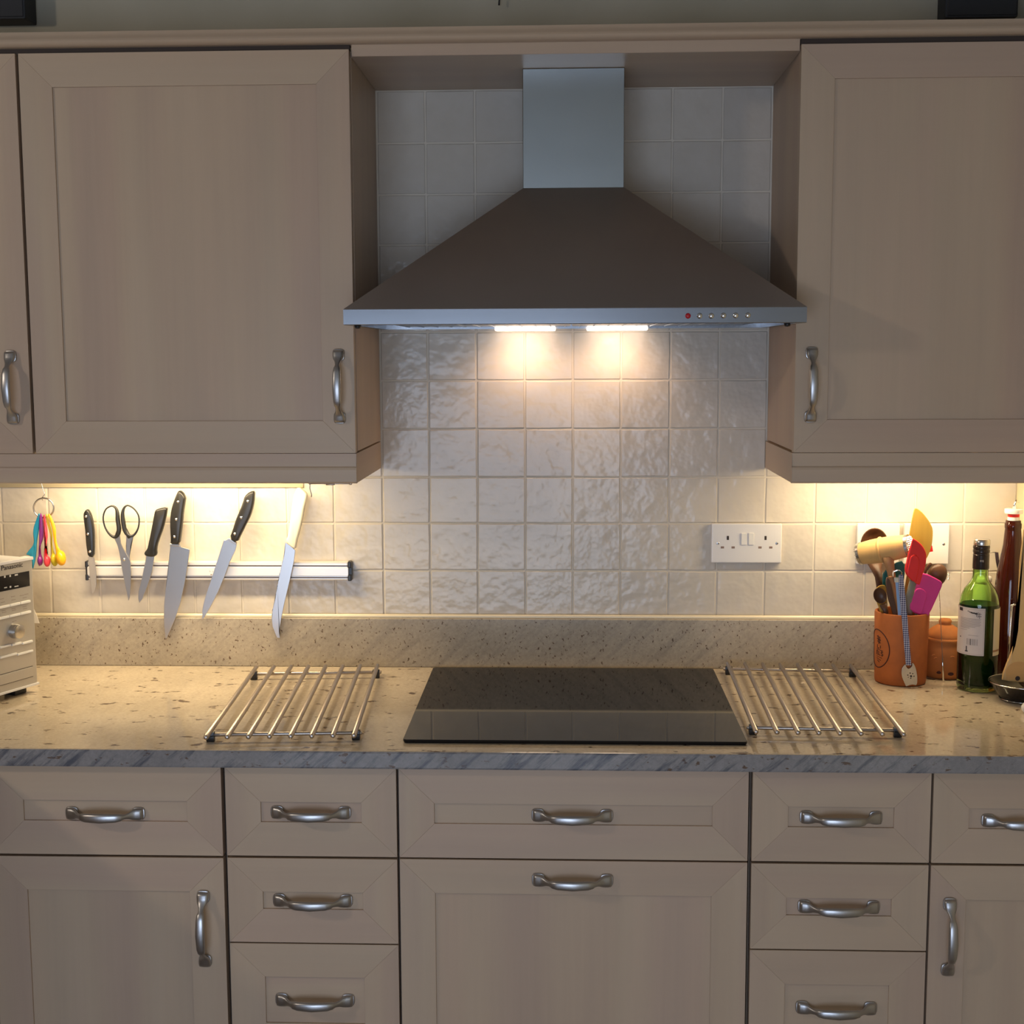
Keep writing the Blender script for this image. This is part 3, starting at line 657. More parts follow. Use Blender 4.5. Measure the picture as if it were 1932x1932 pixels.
def spoon(label, m, out, bowl=None, dy=0, th=.005):
    Y = YS + dy; P = SP(out, Y); t = thing('measuring_spoon', label, 'measuring spoon', (P[0][0], Y, min(z for x, z in P)), 'measuring spoons on the ring')
    bm = bmesh.new(); slab(bm, smooth_poly(P, 2), Y - th / 2, Y + th / 2, .0016); obj('spoon_handle', bm, m, t, True)
    if bowl:
        (a, b), rx, rz, ang = bowl; c = V(SP, (a, b), Y); bm = bmesh.new(); bmesh.ops.create_uvsphere(bm, u_segments=20, v_segments=12, radius=1)
        s = 1 / 9.66 / 905
        bmesh.ops.transform(bm, matrix=Matrix.Translation(c) @ Matrix.Rotation(ang, 4, 'Y') @ Matrix.Diagonal((rx * s, max(rx, rz) * s * .8, rz * s, 1)), verts=bm.verts)
        obj('bowl', bm, m, t, True)
spoon('bright blue measuring spoon, leftmost on the ring', 'spoon_blue', [(425, 745), (400, 800), (345, 950), (318, 1050), (316, 1150), (333, 1250), (318, 1340), (250, 1420), (178, 1510), (240, 1520), (290, 1560), (300, 1700), (308, 1790), (345, 1660), (375, 1500), (380, 1300), (415, 1100), (436, 950), (440, 800)], dy=.004)
spoon('purple measuring spoon beside the blue one', 'spoon_purple', [(440, 752), (430, 900), (424, 1100), (428, 1250), (412, 1500), (412, 1720), (450, 1715), (480, 1660), (478, 1560), (452, 1470), (448, 1350), (500, 1220), (510, 1100), (492, 900), (470, 765)], ((444, 1620), 48, 95, 0), dy=-.001)
spoon('coral red measuring spoon in the middle of the ring', 'spoon_coral', [(498, 780), (500, 900), (513, 1050), (508, 1200), (528, 1320), (510, 1500), (515, 1640), (590, 1640), (600, 1560), (560, 1500), (543, 1400), (575, 1220), (576, 1080), (545, 900), (525, 775)], ((570, 1630), 58, 105, 0), dy=-.004)
spoon('lime yellow measuring spoon with greenish bowl', 'spoon_lime', [(545, 770), (560, 900), (600, 1050), (640, 1180), (630, 1300), (650, 1480), (660, 1600), (720, 1600), (730, 1540), (690, 1470), (655, 1300), (668, 1150), (620, 950), (575, 768)], ((702, 1605), 62, 120, -.12), dy=.0)
spoon('orange yellow measuring spoon with the largest bowl', 'spoon_orange', [(580, 768), (640, 950), (670, 1080), (690, 1250), (725, 1400), (745, 1520), (820, 1520), (820, 1440), (760, 1360), (728, 1200), (732, 1060), (704, 950), (640, 805), (610, 766)], ((820, 1570), 88, 145, -.12), dy=-.006)

# ------------------------------------------------------------------ rail with hook under the left cabinet
Yr = -.30; G = lambda q, Y=Yr: Vector(atY(330 + q[0] / 4.025, 880 + q[1] / 4.025, Y))
t = thing('hook_rail', 'thin metal rail with a hanging wire hook under the left cabinet', 'hook rail', tuple(G((1180, 130))))
bm = bmesh.new(); a, b = G((1015, 131)), G((1345, 131)); rod(bm, a, b, .0011, 8); rod(bm, b - Vector((.006, 0, 0)), b, .0022, 10); rod(bm, a, a + Vector((.004, 0, 0)), .0020, 10); rod(bm, G((1145, 136)), G((1215, 136)), .0018, 8); rod(bm, b, b + Vector((0, 0, .06)), .001, 6); rod(bm, a, a + Vector((0, 0, .06)), .001, 6); obj('rail', bm, 'rack', t, True)
bm = bmesh.new(); tube(bm, [G((1018, 120)), G((1026, 140)), G((1024, 165)), G((1030, 190)), G((1038, 212)), G((1036, 232))], .0010, 8); obj('wire_hook', bm, 'rack', t, True)

# ------------------------------------------------------------------ microwave
q0 = atZ(0, 1312, .925); q1 = atZ(71.5, 1291, .925)
u = Vector((q1.x - q0.x, q1.y - q0.y, 0)).normalized(); nn = Vector((u.y, -u.x, 0))   # face direction, outward normal
q1 = Vector((q1.x, q1.y, 0)); W_, D_ = .485, .33
def ray_on_face(px, py, off=0):     # point of the photo on the microwave's front face
    d = ray(px, py); P0 = q1 + nn * off; k = (P0 - CAM).dot(nn) / d.dot(nn); return CAM + d * k
def fc(px, py): p = ray_on_face(px, py); return ((Vector((p.x, p.y, 0)) - q1).dot(u), p.z)
top = fc(60, 1051)[1]
MW = thing('microwave', 'silver microwave oven at the left edge with black display and round dial', 'microwave', (q1.x, q1.y, .91))
def P3(s, z, o): v = q1 + u * s + nn * o; return Vector((v.x, v.y, z))
def fbox(bm, s0, s1, z0, z1, o0, o1, bev=0, mi=0):
    n0 = len(bm.verts); cube(bm, s0, s1, o0, o1, z0, z1, bev, 2, mi); bm.verts.ensure_lookup_table()
    for v in bm.verts[n0:]: v.co = P3(v.co.x, v.co.z, v.co.y)
    return bm
Z0 = .925
obj('casing', fbox(bmesh.new(), -W_, -.004, Z0, top, -D_, -.016, .004), 'white_pl', MW)
obj('front_panel', fbox(bmesh.new(), -W_, 0, Z0 + .002, top - .002, -.018, 0, .003), 'micro', MW)
obj('top_trim', fbox(bmesh.new(), -W_ - .001, .001, top - .005, top + .001, -.02, .0025, .001), 'white_pl', MW)
obj('bottom_trim', fbox(bmesh.new(), -W_ - .001, .002, Z0, Z0 + .0045, -.02, .0025, .001), 'white_pl', MW)
for s, o in ((-.03, -.03), (-.45, -.03), (-.03, -.30), (-.45, -.30)):
    obj('foot', fbox(bmesh.new(), s - .015, s + .015, .9102, Z0 + .001, o - .015, o + .015, .002), 'black', MW)
mk = lambda pts: [fc(*p) for p in pts]
K = lambda a, b: (a / 12.88, 1050 + b / 12.88)      # zoomed crop -> photo pixel
(s0, z0), (s1, z1) = fc(*K(-60, 640)), fc(*K(705, 360)); zt_, zb_ = fc(*K(695, 350))[1], fc(*K(705, 715))[1]
obj('display', fbox(bmesh.new(), -.105, s1, zb_, zt_, -.001, .0006), 'gloss_black', MW)
bm = bmesh.new()
for a, b, ww, hh in ((110, 490, .004, .004), (240, 470, .004, .004), (390, 445, .008, .003), (130, 755, .007, .002), (248, 738, .004, .0035), (395, 722, .010, .002)):
    s, z = fc(*K(a, b)); fbox(bm, s - ww / 2, s + ww / 2, z - hh / 2, z + hh / 2, .0004, .0008)
obj('display_symbols', bm, 'inkgrey', MW)
for (yy, x_) in ((1070, 722), (1325, 735)):
    s1, z = fc(*K(x_, yy)); s0a = fc(*K(470, yy + 45))[0]; w3 = s1 - s0a
    for k in range(3): obj('push_key', fbox(bmesh.new(), s1 - w3 * (k + 1) + .0006, s1 - w3 * k - .0006, z - .0030, z + .0016, -.001, .0035, .0008), 'white_pl2', MW)
K2 = lambda a, b: (a / 6.04, 1020 + b / 6.04)
for (xa, xb, yy) in ((245, 365, 1172), (125, 240, 1190), (-10, 118, 1218), (190, 370, 1298), (-10, 186, 1335)):
    a, z = fc(*K2(xa, yy)); b = fc(*K2(xb, yy))[0]; obj('push_key', fbox(bmesh.new(), a + .0005, b - .0005, z - .0020, z + .0020, -.001, .0035, .0008), 'white_pl2', MW)
bm = bmesh.new()
for a, b in ((45, 1030), (320, 970), (530, 945), (640, 915), (600, 1000), (330, 1050), (70, 1110), (90, 1310), (330, 1265), (600, 1215), (100, 1355), (340, 1305), (610, 1265), (350, 1570)):
    s, z = fc(*K(a, b)); fbox(bm, s - .005, s + .005, z - .0006, z + .0006, -.0002, .0003)
obj('key_symbols', bm, 'ink2', MW)
s, z = fc(*K(450, 1815)); ks, kz = s - .006, z
bm = bmesh.new(); c = P3(s, z, 0); lathe(bm, [(.0145, -.001), (.0140, .0135), (.0132, .0155), (.0120, .0160), (.0001, .0160)], P3(fc(*K2(160, 1045))[0], fc(*K2(160, 1030))[1], 0), 32, nn); obj('dial', bm, 'steel', MW, True, angle=.6, label='round steel dial')
a, z = fc(*K2(10, 1495)); b, z2 = fc(*K2(375, 1600)); zt2 = fc(*K2(372, 1420))[1]; zb2 = fc(*K2(20, 1655))[1]
bm = bmesh.new(); fbox(bm, a - .012, b, zb2 + .002, zt2 - .002, -.001, .0022, .001); obj('release_button', bm, 'micro', MW)
bm = bmesh.new(); fbox(bm, a - .0132, b + .0010, zb2 + .0008, zt2 - .0008, -.001, .0004); obj('button_gap', bm, 'groove', MW)
def text(name, body, size, mt, parent, origin3, ax, ay, ext=.0002):
    cu = bpy.data.curves.new(name, 'FONT'); cu.body = body; cu.size = size; cu.extrude = ext; to = bpy.data.objects.new(name, cu); C.objects.link(to)
    bpy.context.view_layer.update(); me = bpy.data.meshes.new_from_object(to.evaluated_get(bpy.context.evaluated_depsgraph_get()))
    bpy.data.objects.remove(to); me.materials.clear(); me.materials.append(M[mt])
    ax, ay = Vector(ax).normalized(), Vector(ay).normalized(); az = ax.cross(ay)
    me.transform(Matrix.Translation(Vector(origin3) - origin(parent)) @ Matrix((ax, ay, az)).transposed().to_4x4())
    o = bpy.data.objects.new(name, me); C.objects.link(o); o.parent = parent; ORG[o.name] = origin(parent); return o
s, z = fc(*K(25, 345)); s2 = fc(*K(545, 275))[0]
tx = text('lettering', 'Panasonic', .0135, 'ink', MW, P3(s, z, .0003), u, (0, 0, 1)); wd = max(v.co.dot(u) for v in tx.data.vertices) - min(v.co.dot(u) for v in tx.data.vertices)
base = (P3(s, z, .0003) - origin(MW)); f = (s2 - s) / wd
for v in tx.data.vertices: d = (v.co - base).dot(u); v.co += u * d * (f - 1)
# white folded card behind the microwave
a = atY(64, 1150, -.10); b = atY(74.5, 1176, -.10); c_ = atY(66, 1200, -.10)
t = thing('white_card', 'small white card corner sticking out from behind the microwave', 'card', (c_.x - .03, -.10, .91))
bm = bmesh.new(); slab(bm, [(b.x, b.z), (c_.x, b.z + .0005), (c_.x, .9105), (c_.x - .05, .9105), (c_.x - .05, a.z + .03), (a.x + .0005, a.z), ((a.x + b.x) / 2 + .001, (a.z + b.z) / 2)], -.1005, -.0995); obj('sheet', bm, 'white_pl', t)

# ------------------------------------------------------------------ terracotta crock and utensils
PX, PY, PR = 1.0655, -.122, .0535
prim = atY(1697, 1162, PY - PR).z
t = thing('utensil_crock', 'cylindrical terracotta utensil pot with an engraved oval mark at left', 'pot', (PX, PY, .91))
h = prim - .91
bm = bmesh.new(); lathe(bm, [(.044, .0003), (.0490, .001), (.0505, .004), (.0520, h * .5), (PR, h - .004), (PR - .0010, h - .0005), (PR - .0030, h), (PR - .0052, h - .0006), (PR - .0062, h - .004), (PR - .0075, h * .5), (.0430, .010), (.0001, .008)], (PX, PY, .91), 64)
obj('body', bm, 'terracotta', t, True, angle=1.0)
def on_cyl(ang, z, off=0, R=None):
    R = R or (.0508 + (PR - .0508) * (z - .91) / h); return Vector((PX + (R + off) * math.sin(ang), PY - (R + off) * math.cos(ang), z))
def ang_at(px, cx=PX, cy=PY, R=.0520, z=.98):       # angle round an upright cylinder at which photo column px meets it
    best = min(range(-90, 91), key=lambda a: abs(proj_x(cx + R * math.sin(math.radians(a)), cy - R * math.cos(math.radians(a)), z) - px)); return math.radians(best)
def proj_x(x, y, z): d = Vector((x, y, z)) - CAM; return 966 + FPX * d.dot(RT) / d.dot(FW)
zc_o = atY(1660, 1226, PY - .03).z; oa = math.radians(-74)
bm = bmesh.new(); tube(bm, [on_cyl(oa + .62 * math.cos(k), zc_o + .0385 * math.sin(k), .0001) for k in [2 * PI * q / 48 for q in range(48)]], .0011, 6, True); obj('engraved_oval', bm, 'engraved', t, True)
def glyph(bm, cu, cz, strokes, w=.00055, ka=1.0):
    for st in strokes:
        tube(bm, [on_cyl(oa + (cu + x) / .052, cz + z, .0001) for x, z in st], w, 5)
bm = bmesh.new()
def engrave(cu, cz, strokes, w=.0009):
    for st in strokes: tube(bm, [on_cyl(oa + (cu + x) * .001 / .052, zc_o + (cz + z) * .001, .0001) for x, z in st], w, 5)
engrave(0, 17, [[(-2, 8), (9, 6)], [(-2, 3), (11, 1)], [(2, 10), (3, 0)], [(7, 8), (8, -3)], [(0, -2), (10, -5)], [(4, 4), (5, -7)]], .0009)
engrave(2, 2, [[(-2, 6), (-2, 0), (4, -1)], [(8, 5), (8, -1)], [(-4, -3), (14, -5)]])
engrave(-2, -12, [[(4, 8), (0, 8), (0, 0), (4, 0)], [(0, 4), (3.5, 4)]])
engrave(5, -12.5, [[(0, 8), (0, 0), (4, 0)]])
engrave(12, -13, [[(5, 7), (1, 8), (0, 5.5), (2.5, 4), (5, 2.5), (4, 0), (0, .5)]])
engrave(0, -20, [[(-2, 4), (14, 2)], [(-2, 0), (11, -3)], [(0, -4), (7, -7)]], .0007)
obj('engraved_lettering', bm, 'engraved', t, True)

U = lambda pts, Y: pix(Y, 1600, 940, 8.05, pts)
def U3(q, Y): (x, z), = U([q], Y); return Vector((x, Y, z))
def bowl(bm, c, rx, rz, depth, ang=0, tilt=0, turn=0):
    rings = []
    for f, d in ((.02, .98), (.45, .90), (.8, .60), (.97, .15), (1.0, 0), (.99, -.06), (.93, -.04), (.85, .20), (.6, .62), (.3, .82), (.02, .86)):
        rings.append([Vector((rx * f * math.cos(2 * PI * k / 28), d * depth, rz * f * math.sin(2 * PI * k / 28))) for k in range(28)])
    n0 = len(bm.verts); loft(bm, rings); bm.verts.ensure_lookup_table()
    mm = Matrix.Translation(c) @ Matrix.Rotation(ang, 4, 'Y') @ Matrix.Rotation(tilt, 4, 'X') @ Matrix.Rotation(turn, 4, 'Z')
    for v in bm.verts[n0:]: v.co = mm @ v.co
def stem(bm, pts, rs, flat=.6, n=12):
    """tapering stick through points, a little flattened front to back"""
    pts = [Vector(p) for p in pts]; rings = []
    for i, p in enumerate(pts):
        a = pts[max(0, i - 1)]; b = pts[min(len(pts) - 1, i + 1)]; tt = (b - a).normalized(); uu = Vector((0, 1, 0)).cross(tt).normalized(); vv = tt.cross(uu)
        rings.append([p + uu * math.cos(2 * PI * k / n) * rs[i] + vv * math.sin(2 * PI * k / n) * rs[i] * flat for k in range(n)])
    loft(bm, rings)
foot = lambda dx, dy: Vector((PX + dx, PY + dy, .925))
GR = 'utensils standing in the terracotta pot'
def ut(label, cat, name, base): return thing(name, label, cat, base, GR)
# big dark ladle-like wooden spoon behind the mallet
t = ut('large dark wooden spoon with its round bowl behind the mallet head', 'wooden spoon', 'wooden_spoon', foot(-.012, .030))
bm = bmesh.new(); c = U3((400, 700), -.052); bowl(bm, c, .0285, .034, .012)
stem(bm, [U3((400, 940), -.045), U3((430, 1080), -.055), U3((465, 1200), -.080), U3((480, 1350), -.084), foot(-.012, .030)], [.0180, .0110, .0078, .0066, .006], .6); obj('spoon', bm, 'brownwood', t, True)
# mallet
YM = -.128
t = ut('wooden meat mallet with toothed steel faces lying across the pot top', 'meat mallet', 'meat_mallet', foot(.002, -.01))
L, R_ = U3((195, 842), -.088), U3((905, 720), -.136); ax = (R_ - L).normalized(); ln = (R_ - L).length
bm = bmesh.new(); lathe(bm, [(.0005, -.001), (.0205, -.001), (.0222, .003), (.0245, ln * .25), (.0250, ln * .42), (.0272, ln * .445), (.0272, ln * .465), (.0250, ln * .485), (.0248, ln * .7), (.0222, ln - .004), (.0205, ln - .001), (.0005, ln - .001)], L, 40, ax); obj('head', bm, 'palewood', t, True, angle=.7, label='pale turned wooden head')
for P, sg in ((L, -1), (R_, 1)):
    bm = bmesh.new(); lathe(bm, [(.0005, .0045), (.0205, .0045), (.0222, .0035), (.0228, -.002), (.0215, -.0025), (.0005, -.002)], P + ax * sg * .0005, 40, ax * sg)
    a1 = ax.orthogonal().normalized(); a2 = ax.cross(a1)
    for i in range(-3, 4):
        for j in range(-3, 4):
            if i * i + j * j > 10.5: continue
            q = P + a1 * i * .0054 + a2 * j * .0054 + ax * sg * .0048
            loft(bm, [[q + a1 * e * .0024 + a2 * f * .0024 for e, f in ((-1, -1), (1, -1), (1, 1), (-1, 1))], [q + ax * sg * .0040 + a1 * e * .0003 + a2 * f * .0003 for e, f in ((-1, -1), (1, -1), (1, 1), (-1, 1))]])
    obj('steel_face', bm, 'steel', t, label='steel cap with pyramid teeth')
bm = bmesh.new(); stem(bm, [U3((600, 880), YM), U3((625, 1000), YM), U3((655, 1120), YM), U3((690, 1350), YM), U3((720, 1600), YM + .003), foot(.004, -.010)], [.0125, .0100, .0078, .0072, .0078, .006], .9); obj('handle', bm, 'midwood', t, True)
# small spoons at left
t = ut('small dark wooden spoon with oval bowl, leftmost above the pot rim', 'wooden spoon', 'wooden_spoon', foot(-.020, -.012))
bm = bmesh.new(); c = U3((485, 1480), -.148); bowl(bm, c, .0128, .0165, .006, -.35); stem(bm, [U3((530, 1610), -.146), U3((570, 1720), -.145), foot(-.018, -.012)], [.0075, .0052, .005]); obj('spoon', bm, 'brownwood', t, True)
t = ut('short pale wooden spatula behind the small dark spoon', 'spatula', 'wooden_spatula', foot(-.026, .0))
bm = bmesh.new(); slab(bm, smooth_poly(U([(400, 1420), (440, 1345), (500, 1315), (565, 1318), (580, 1400), (600, 1700), (640, 2000), (560, 2000), (480, 1700), (420, 1540)], -.128), 1), -.131, -.127, .001); obj('blade', bm, 'yellowwood', t)
t = ut('narrow dark wooden spoon seen edge on beside the mallet handle', 'wooden spoon', 'wooden_spoon', foot(-.012, -.018))
bm = bmesh.new(); slab(bm, smooth_poly(U([(568, 1270), (582, 1200), (605, 1195), (645, 1270), (690, 1470), (735, 1660), (760, 1850), (700, 1850), (640, 1640), (590, 1480)], -.152), 1), -.157, -.150, .002); obj('spoon', bm, 'brownwood', t)
t = ut('slim orange brown wooden stick right of the narrow dark spoon', 'utensil', 'wooden_stick', foot(-.004, -.012))
bm = bmesh.new(); slab(bm, U([(610, 1190), (660, 1180), (695, 1330), (735, 1560), (758, 1850), (700, 1850), (660, 1500)], -.142), -.146, -.139, .002); obj('stick', bm, 'midwood', t)
# teal spatula
t = ut('teal silicone spatula half hidden behind the mallet handle', 'spatula', 'silicone_spatula', foot(.006, .022))
bm = bmesh.new(); slab(bm, smooth_poly(U([(520, 1250), (530, 1120), (700, 985), (850, 940), (860, 1200), (800, 1330), (600, 1370), (530, 1340)], -.098), 1), -.102, -.095, .002); obj('blade', bm, 'silicone_teal', t); bm = bmesh.new(); stem(bm, [U3((700, 1320), -.098), U3((740, 1600), -.099), foot(.006, .022)], [.007, .005, .005]); obj('handle', bm, 'midwood', t, True)
# yellow wooden spatula
t = ut('tall yellow stained wooden spatula with a slanted pointed blade', 'spatula', 'wooden_spatula', foot(.008, .012))
bm = bmesh.new(); slab(bm, smooth_poly(U([(1000, 165), (1020, 148), (1062, 160), (1140, 228), (1210, 320), (1262, 410), (1284, 470), (1282, 600), (1265, 720), (1225, 840), (1180, 930), (1080, 1000), (960, 980), (900, 900), (905, 700), (930, 520), (965, 320)], -.108), 1), -.1115, -.1075, .001); obj('blade', bm, 'yellowwood', t); bm = bmesh.new(); stem(bm, [U3((1010, 960), -.1095), U3((940, 1200), -.109), U3((880, 1500), -.11), foot(.008, .012)], [.010, .007, .006, .006]); obj('handle', bm, 'yellowwood', t, True)
# red tip behind yellow
t = ut('second red silicone spatula, only its tip showing behind the yellow one', 'spatula', 'silicone_spatula', foot(.022, .030))
bm = bmesh.new(); slab(bm, U([(1262, 710), (1272, 720), (1286, 806), (1240, 812), (1140, 900), (1080, 900), (1100, 760)], -.088), -.092, -.086, .001); obj('blade', bm, 'silicone_red', t); bm = bmesh.new(); stem(bm, [U3((1150, 860), -.089), U3((1080, 1200), -.089), foot(.022, .030)], [.005, .005, .005]); obj('handle', bm, 'midwood', t, True)
# red spatula
t = ut('bright red silicone spatula with a slanted edge in front of the mallet', 'spatula', 'silicone_spatula', foot(.014, -.010))
bm = bmesh.new(); slab(bm, smooth_poly(U([(978, 612), (995, 612), (1060, 652), (1130, 718), (1175, 805), (1191, 880), (1170, 1050), (1122, 1170), (1088, 1305), (1072, 1315), (985, 1272), (895, 1182), (856, 1100), (880, 980), (920, 800), (955, 690)], -.168), 1), -.172, -.165, .0022); obj('blade', bm, 'silicone_red', t)
bm = bmesh.new(); slab(bm, smooth_poly(U([(938, 920), (960, 875), (1010, 855), (1060, 880), (1088, 950), (1080, 1060), (1050, 1200), (1035, 1290), (960, 1240), (890, 1160), (915, 1020)], -.174), 1), -.1755, -.170, .002); obj('socket_ridge', bm, 'silicone_red', t)
bm = bmesh.new(); stem(bm, [U3((990, 1250), -.168), U3((930, 1500), -.155), foot(.014, -.010)], [.0075, .0075, .006]); obj('handle', bm, 'grey_silicone', t, True)
# pink spatula
t = ut('magenta pink silicone spatula resting against the right rim of the pot', 'spatula', 'silicone_spatula', foot(.030, -.004))
bm = bmesh.new(); slab(bm, smooth_poly(U([(1145, 1122), (1395, 1245), (1428, 1285), (1418, 1350), (1218, 1790), (1170, 1806), (1100, 1790), (885, 1672), (930, 1500), (990, 1310), (1080, 1180)], -.150), 1), -.154, -.147, .0022); obj('blade', bm, 'silicone_pink', t)
bm = bmesh.new(); slab(bm, smooth_poly(U([(1000, 1420), (1040, 1375), (1100, 1362), (1165, 1392), (1202, 1460), (1185, 1540), (1120, 1770), (1060, 1760), (905, 1665)], -.156), 1), -.1575, -.152, .002); obj('socket_ridge', bm, 'silicone_pink', t)
bm = bmesh.new(); stem(bm, [U3((1060, 1640), -.150), foot(.030, -.004)], [.006, .006]); obj('handle', bm, 'grey_silicone', t, True)
# dark spoon behind the pink one
t = ut('dark brown wooden spoon behind the pink spatula at right', 'wooden spoon', 'wooden_spoon', foot(.026, .022))
bm = bmesh.new(); bowl(bm, U3((1355, 1170), -.112), .0195, .0235, .010, .35, 0, PI); stem(bm, [U3((1290, 1330), -.112), U3((1180, 1560), -.108), foot(.026, .022)], [.010, .006, .005]); obj('spoon', bm, 'brownwood', t, True)
t = ut('second small dark spoon tip between the red and pink spatulas', 'wooden spoon', 'wooden_spoon', foot(.018, .028))
bm = bmesh.new(); slab(bm, smooth_poly(U([(1150, 1110), (1180, 1030), (1240, 972), (1268, 985), (1262, 1020), (1200, 1080), (1160, 1200), (1100, 1600), (1060, 1600)], -.120), 1), -.126, -.119, .002); obj('spoon', bm, 'brownwood', t)
# strap with clip and tag
t = thing('hanging_strap', 'blue diamond patterned strap with steel clip and paw print tag over the pot front', 'strap', (PX + .005, PY - PR - .004, .93))
bm = bmesh.new(); rs = [on_cyl(0, 0)] and None
pp = [(778, 1165), (835, 1165), (850, 1290), (868, 1500), (890, 1780), (900, 1932), (830, 1932), (805, 1780), (785, 1560), (770, 1380)]
YF = PY - PR - .0035
bm = bmesh.new(); slab(bm, U([(770, 1165), (835, 1165), (850, 1290), (870, 1500), (890, 1780), (806, 1780), (790, 1560), (768, 1380)], YF), YF - .0010, YF + .0006)
T = lambda pts, Y=YF: pix(Y, 1600, 1130, 9.66, pts)
slab(bm, T([(968, 240), (1070, 240), (1100, 620), (1130, 950), (1150, 1210), (1055, 1210), (1030, 960), (1000, 620)]), YF - .0014, YF + .0002); obj('patterned_band', bm, 'strap', t)
bm = bmesh.new(); slab(bm, U([(712, 1200), (770, 1200), (775, 1400), (802, 1775), (800, 1860), (765, 1860), (738, 1500)], YF + .012), YF + .0110, YF + .0122); obj('plain_band', bm, 'blue_strap', t)
bm = bmesh.new()
pc = [U3((690, 1230), YF), U3((682, 1150), YF), U3((695, 1105), YF - .001), U3((740, 1090), YF - .002), U3((790, 1098), YF - .002), U3((815, 1130), YF - .001), U3((812, 1170), YF)]
loft(bm, [[p + Vector((0, y, 0)) + n_ for y, n_ in ((-.0045, Vector((0, 0, .0006))), (.0045, Vector((0, 0, .0006))), (.0045, Vector((0, 0, -.0006))), (-.0045, Vector((0, 0, -.0006))))] for p in pc]); slab(bm, U([(690, 1205), (765, 1205), (765, 1275), (700, 1275)], YF), YF - .003, YF + .003, .001); obj('clip', bm, 'chrome', t)
bm = bmesh.new(); slab(bm, smooth_poly(T([(1045, 1175), (985, 1250), (968, 1330), (985, 1440), (1030, 1540), (1055, 1600), (1100, 1575), (1180, 1555), (1250, 1580), (1265, 1450), (1245, 1290), (1200, 1180), (1165, 1158), (1160, 1230), (1100, 1275), (1060, 1240)]), 1), YF - .0016, YF + .0006, .0005); obj('tag', bm, 'steel', t, label='steel tag with a paw print')
bm = bmesh.new()
for a, b, r in ((1085, 1385, 11), (1128, 1348, 12), (1175, 1360, 11), (1198, 1405, 11), (1095, 1425, 9), (1145, 1405, 20), (1140, 1442, 11)):
    (x, z), = T([(a, b)]); lathe(bm, [(.00005, -.0001), (r / 9.66 / 940, 0)], (x, YF - .00172, z), 12, (0, 1, 0))
obj('paw_print', bm, 'ink', t)
# coiled wire whisk
b0 = atZ(1780, 1286, .9108); Yw = b0.y
t = thing('wire_whisk', 'thin wire whisk with coiled end leaning between the pot and clay jar', 'whisk', tuple(b0))
tp = atY(1772, 1110, Yw + .035); cw = atY(1788, 1080, Yw + .04)
bm = bmesh.new(); tube(bm, [b0, b0.lerp(tp, .22), b0.lerp(tp, .26), tp, cw], [.0016, .0014, .0008, .0007, .0007], 8)
tube(bm, [cw + Vector((.0020 + .0024 * math.cos(k * .7), .002 * math.sin(k * .7), -.0004 * k * .9)) for k in range(44)], .00045, 5); obj('wire', bm, 'chrome', t, True)

# ------------------------------------------------------------------ clay jar
JX, JY = 1.166, -.073
def zj(py, dy=0): return atY(1790, py, JY + dy).z
t = thing('clay_jar', 'round orange clay jar with a knobbed lid between the pot and the wine bottle', 'jar', (JX, JY, .91))
z = lambda py: zj(py, -.03) - .91
bm = bmesh.new(); lathe(bm, [(.030, .0003), (.0375, .001), (.0395, .006), (.0440, z(1262)), (.0465, z(1240)), (.0450, z(1224)), (.0415, z(1214)), (.0428, z(1212)), (.0440, z(1209)), (.0425, z(1206)), (.0390, z(1205)), (.03, z(1205))], (JX, JY, .91), 48); obj('body', bm, 'clay', t, True)
bm = bmesh.new(); lathe(bm, [(.0395, z(1205.5)), (.0400, z(1203)), (.0360, z(1198)), (.0250, z(1190)), (.0150, z(1184)), (.0110, z(1183)), (.0125, z(1180)), (.0130, z(1177)), (.0105, z(1173)), (.0001, z(1172))], (JX, JY, .91), 40); obj('lid', bm, 'clay', t, True)
def onj(px, py, R=.045, off=0):
    d = ray(px, py); k = 0
    p = atY(px, py, JY - R * .7)
    for _ in range(6):
        dx = max(-.95 * R, min(.95 * R, p.x - JX)); p = atY(px, py, JY - math.sqrt(R * R - dx * dx) - off)
    return p
for (a, b) in ((1754, 1206), (1806, 1207)):
    q = atY(a, b, JY - .002); bm = bmesh.new(); s_ = -1 if a < 1780 else 1; tube(bm, [q + Vector((-s_ * .006, 0, .004)), q + Vector((s_ * .001, 0, .004)), q + Vector((s_ * .0035, 0, 0)), q + Vector((-s_ * .001, 0, -.006)), q + Vector((-s_ * .006, 0, -.007))], .0028, 10); obj('lug', bm, 'clay', t, True)
for (a, b, rx, rz) in ((1772, 1269, .0055, .0030), (1794, 1272, .0060, .0034)):
    q = onj(a, b, .0435); bm = bmesh.new(); bmesh.ops.create_uvsphere(bm, u_segments=16, v_segments=10, radius=1); bmesh.ops.transform(bm, matrix=Matrix.Translation(q + Vector((0, .0004, 0))) @ Matrix.Diagonal((rx, .0014, rz, 1)), verts=bm.verts); obj('vent_hole', bm, 'engraved', t, True)
for (a, b) in ((1762, 1238), (1766, 1244), (1797, 1242)):
    q = onj(a, b, .0462); bm = bmesh.new(); tube(bm, [q + Vector((.0045 * math.cos(k), -.0003, .0032 * math.sin(k))) for k in [.4 + .35 * i for i in range(8)]], .0011, 8); obj('pressed_mark', bm, 'clay', t, True)

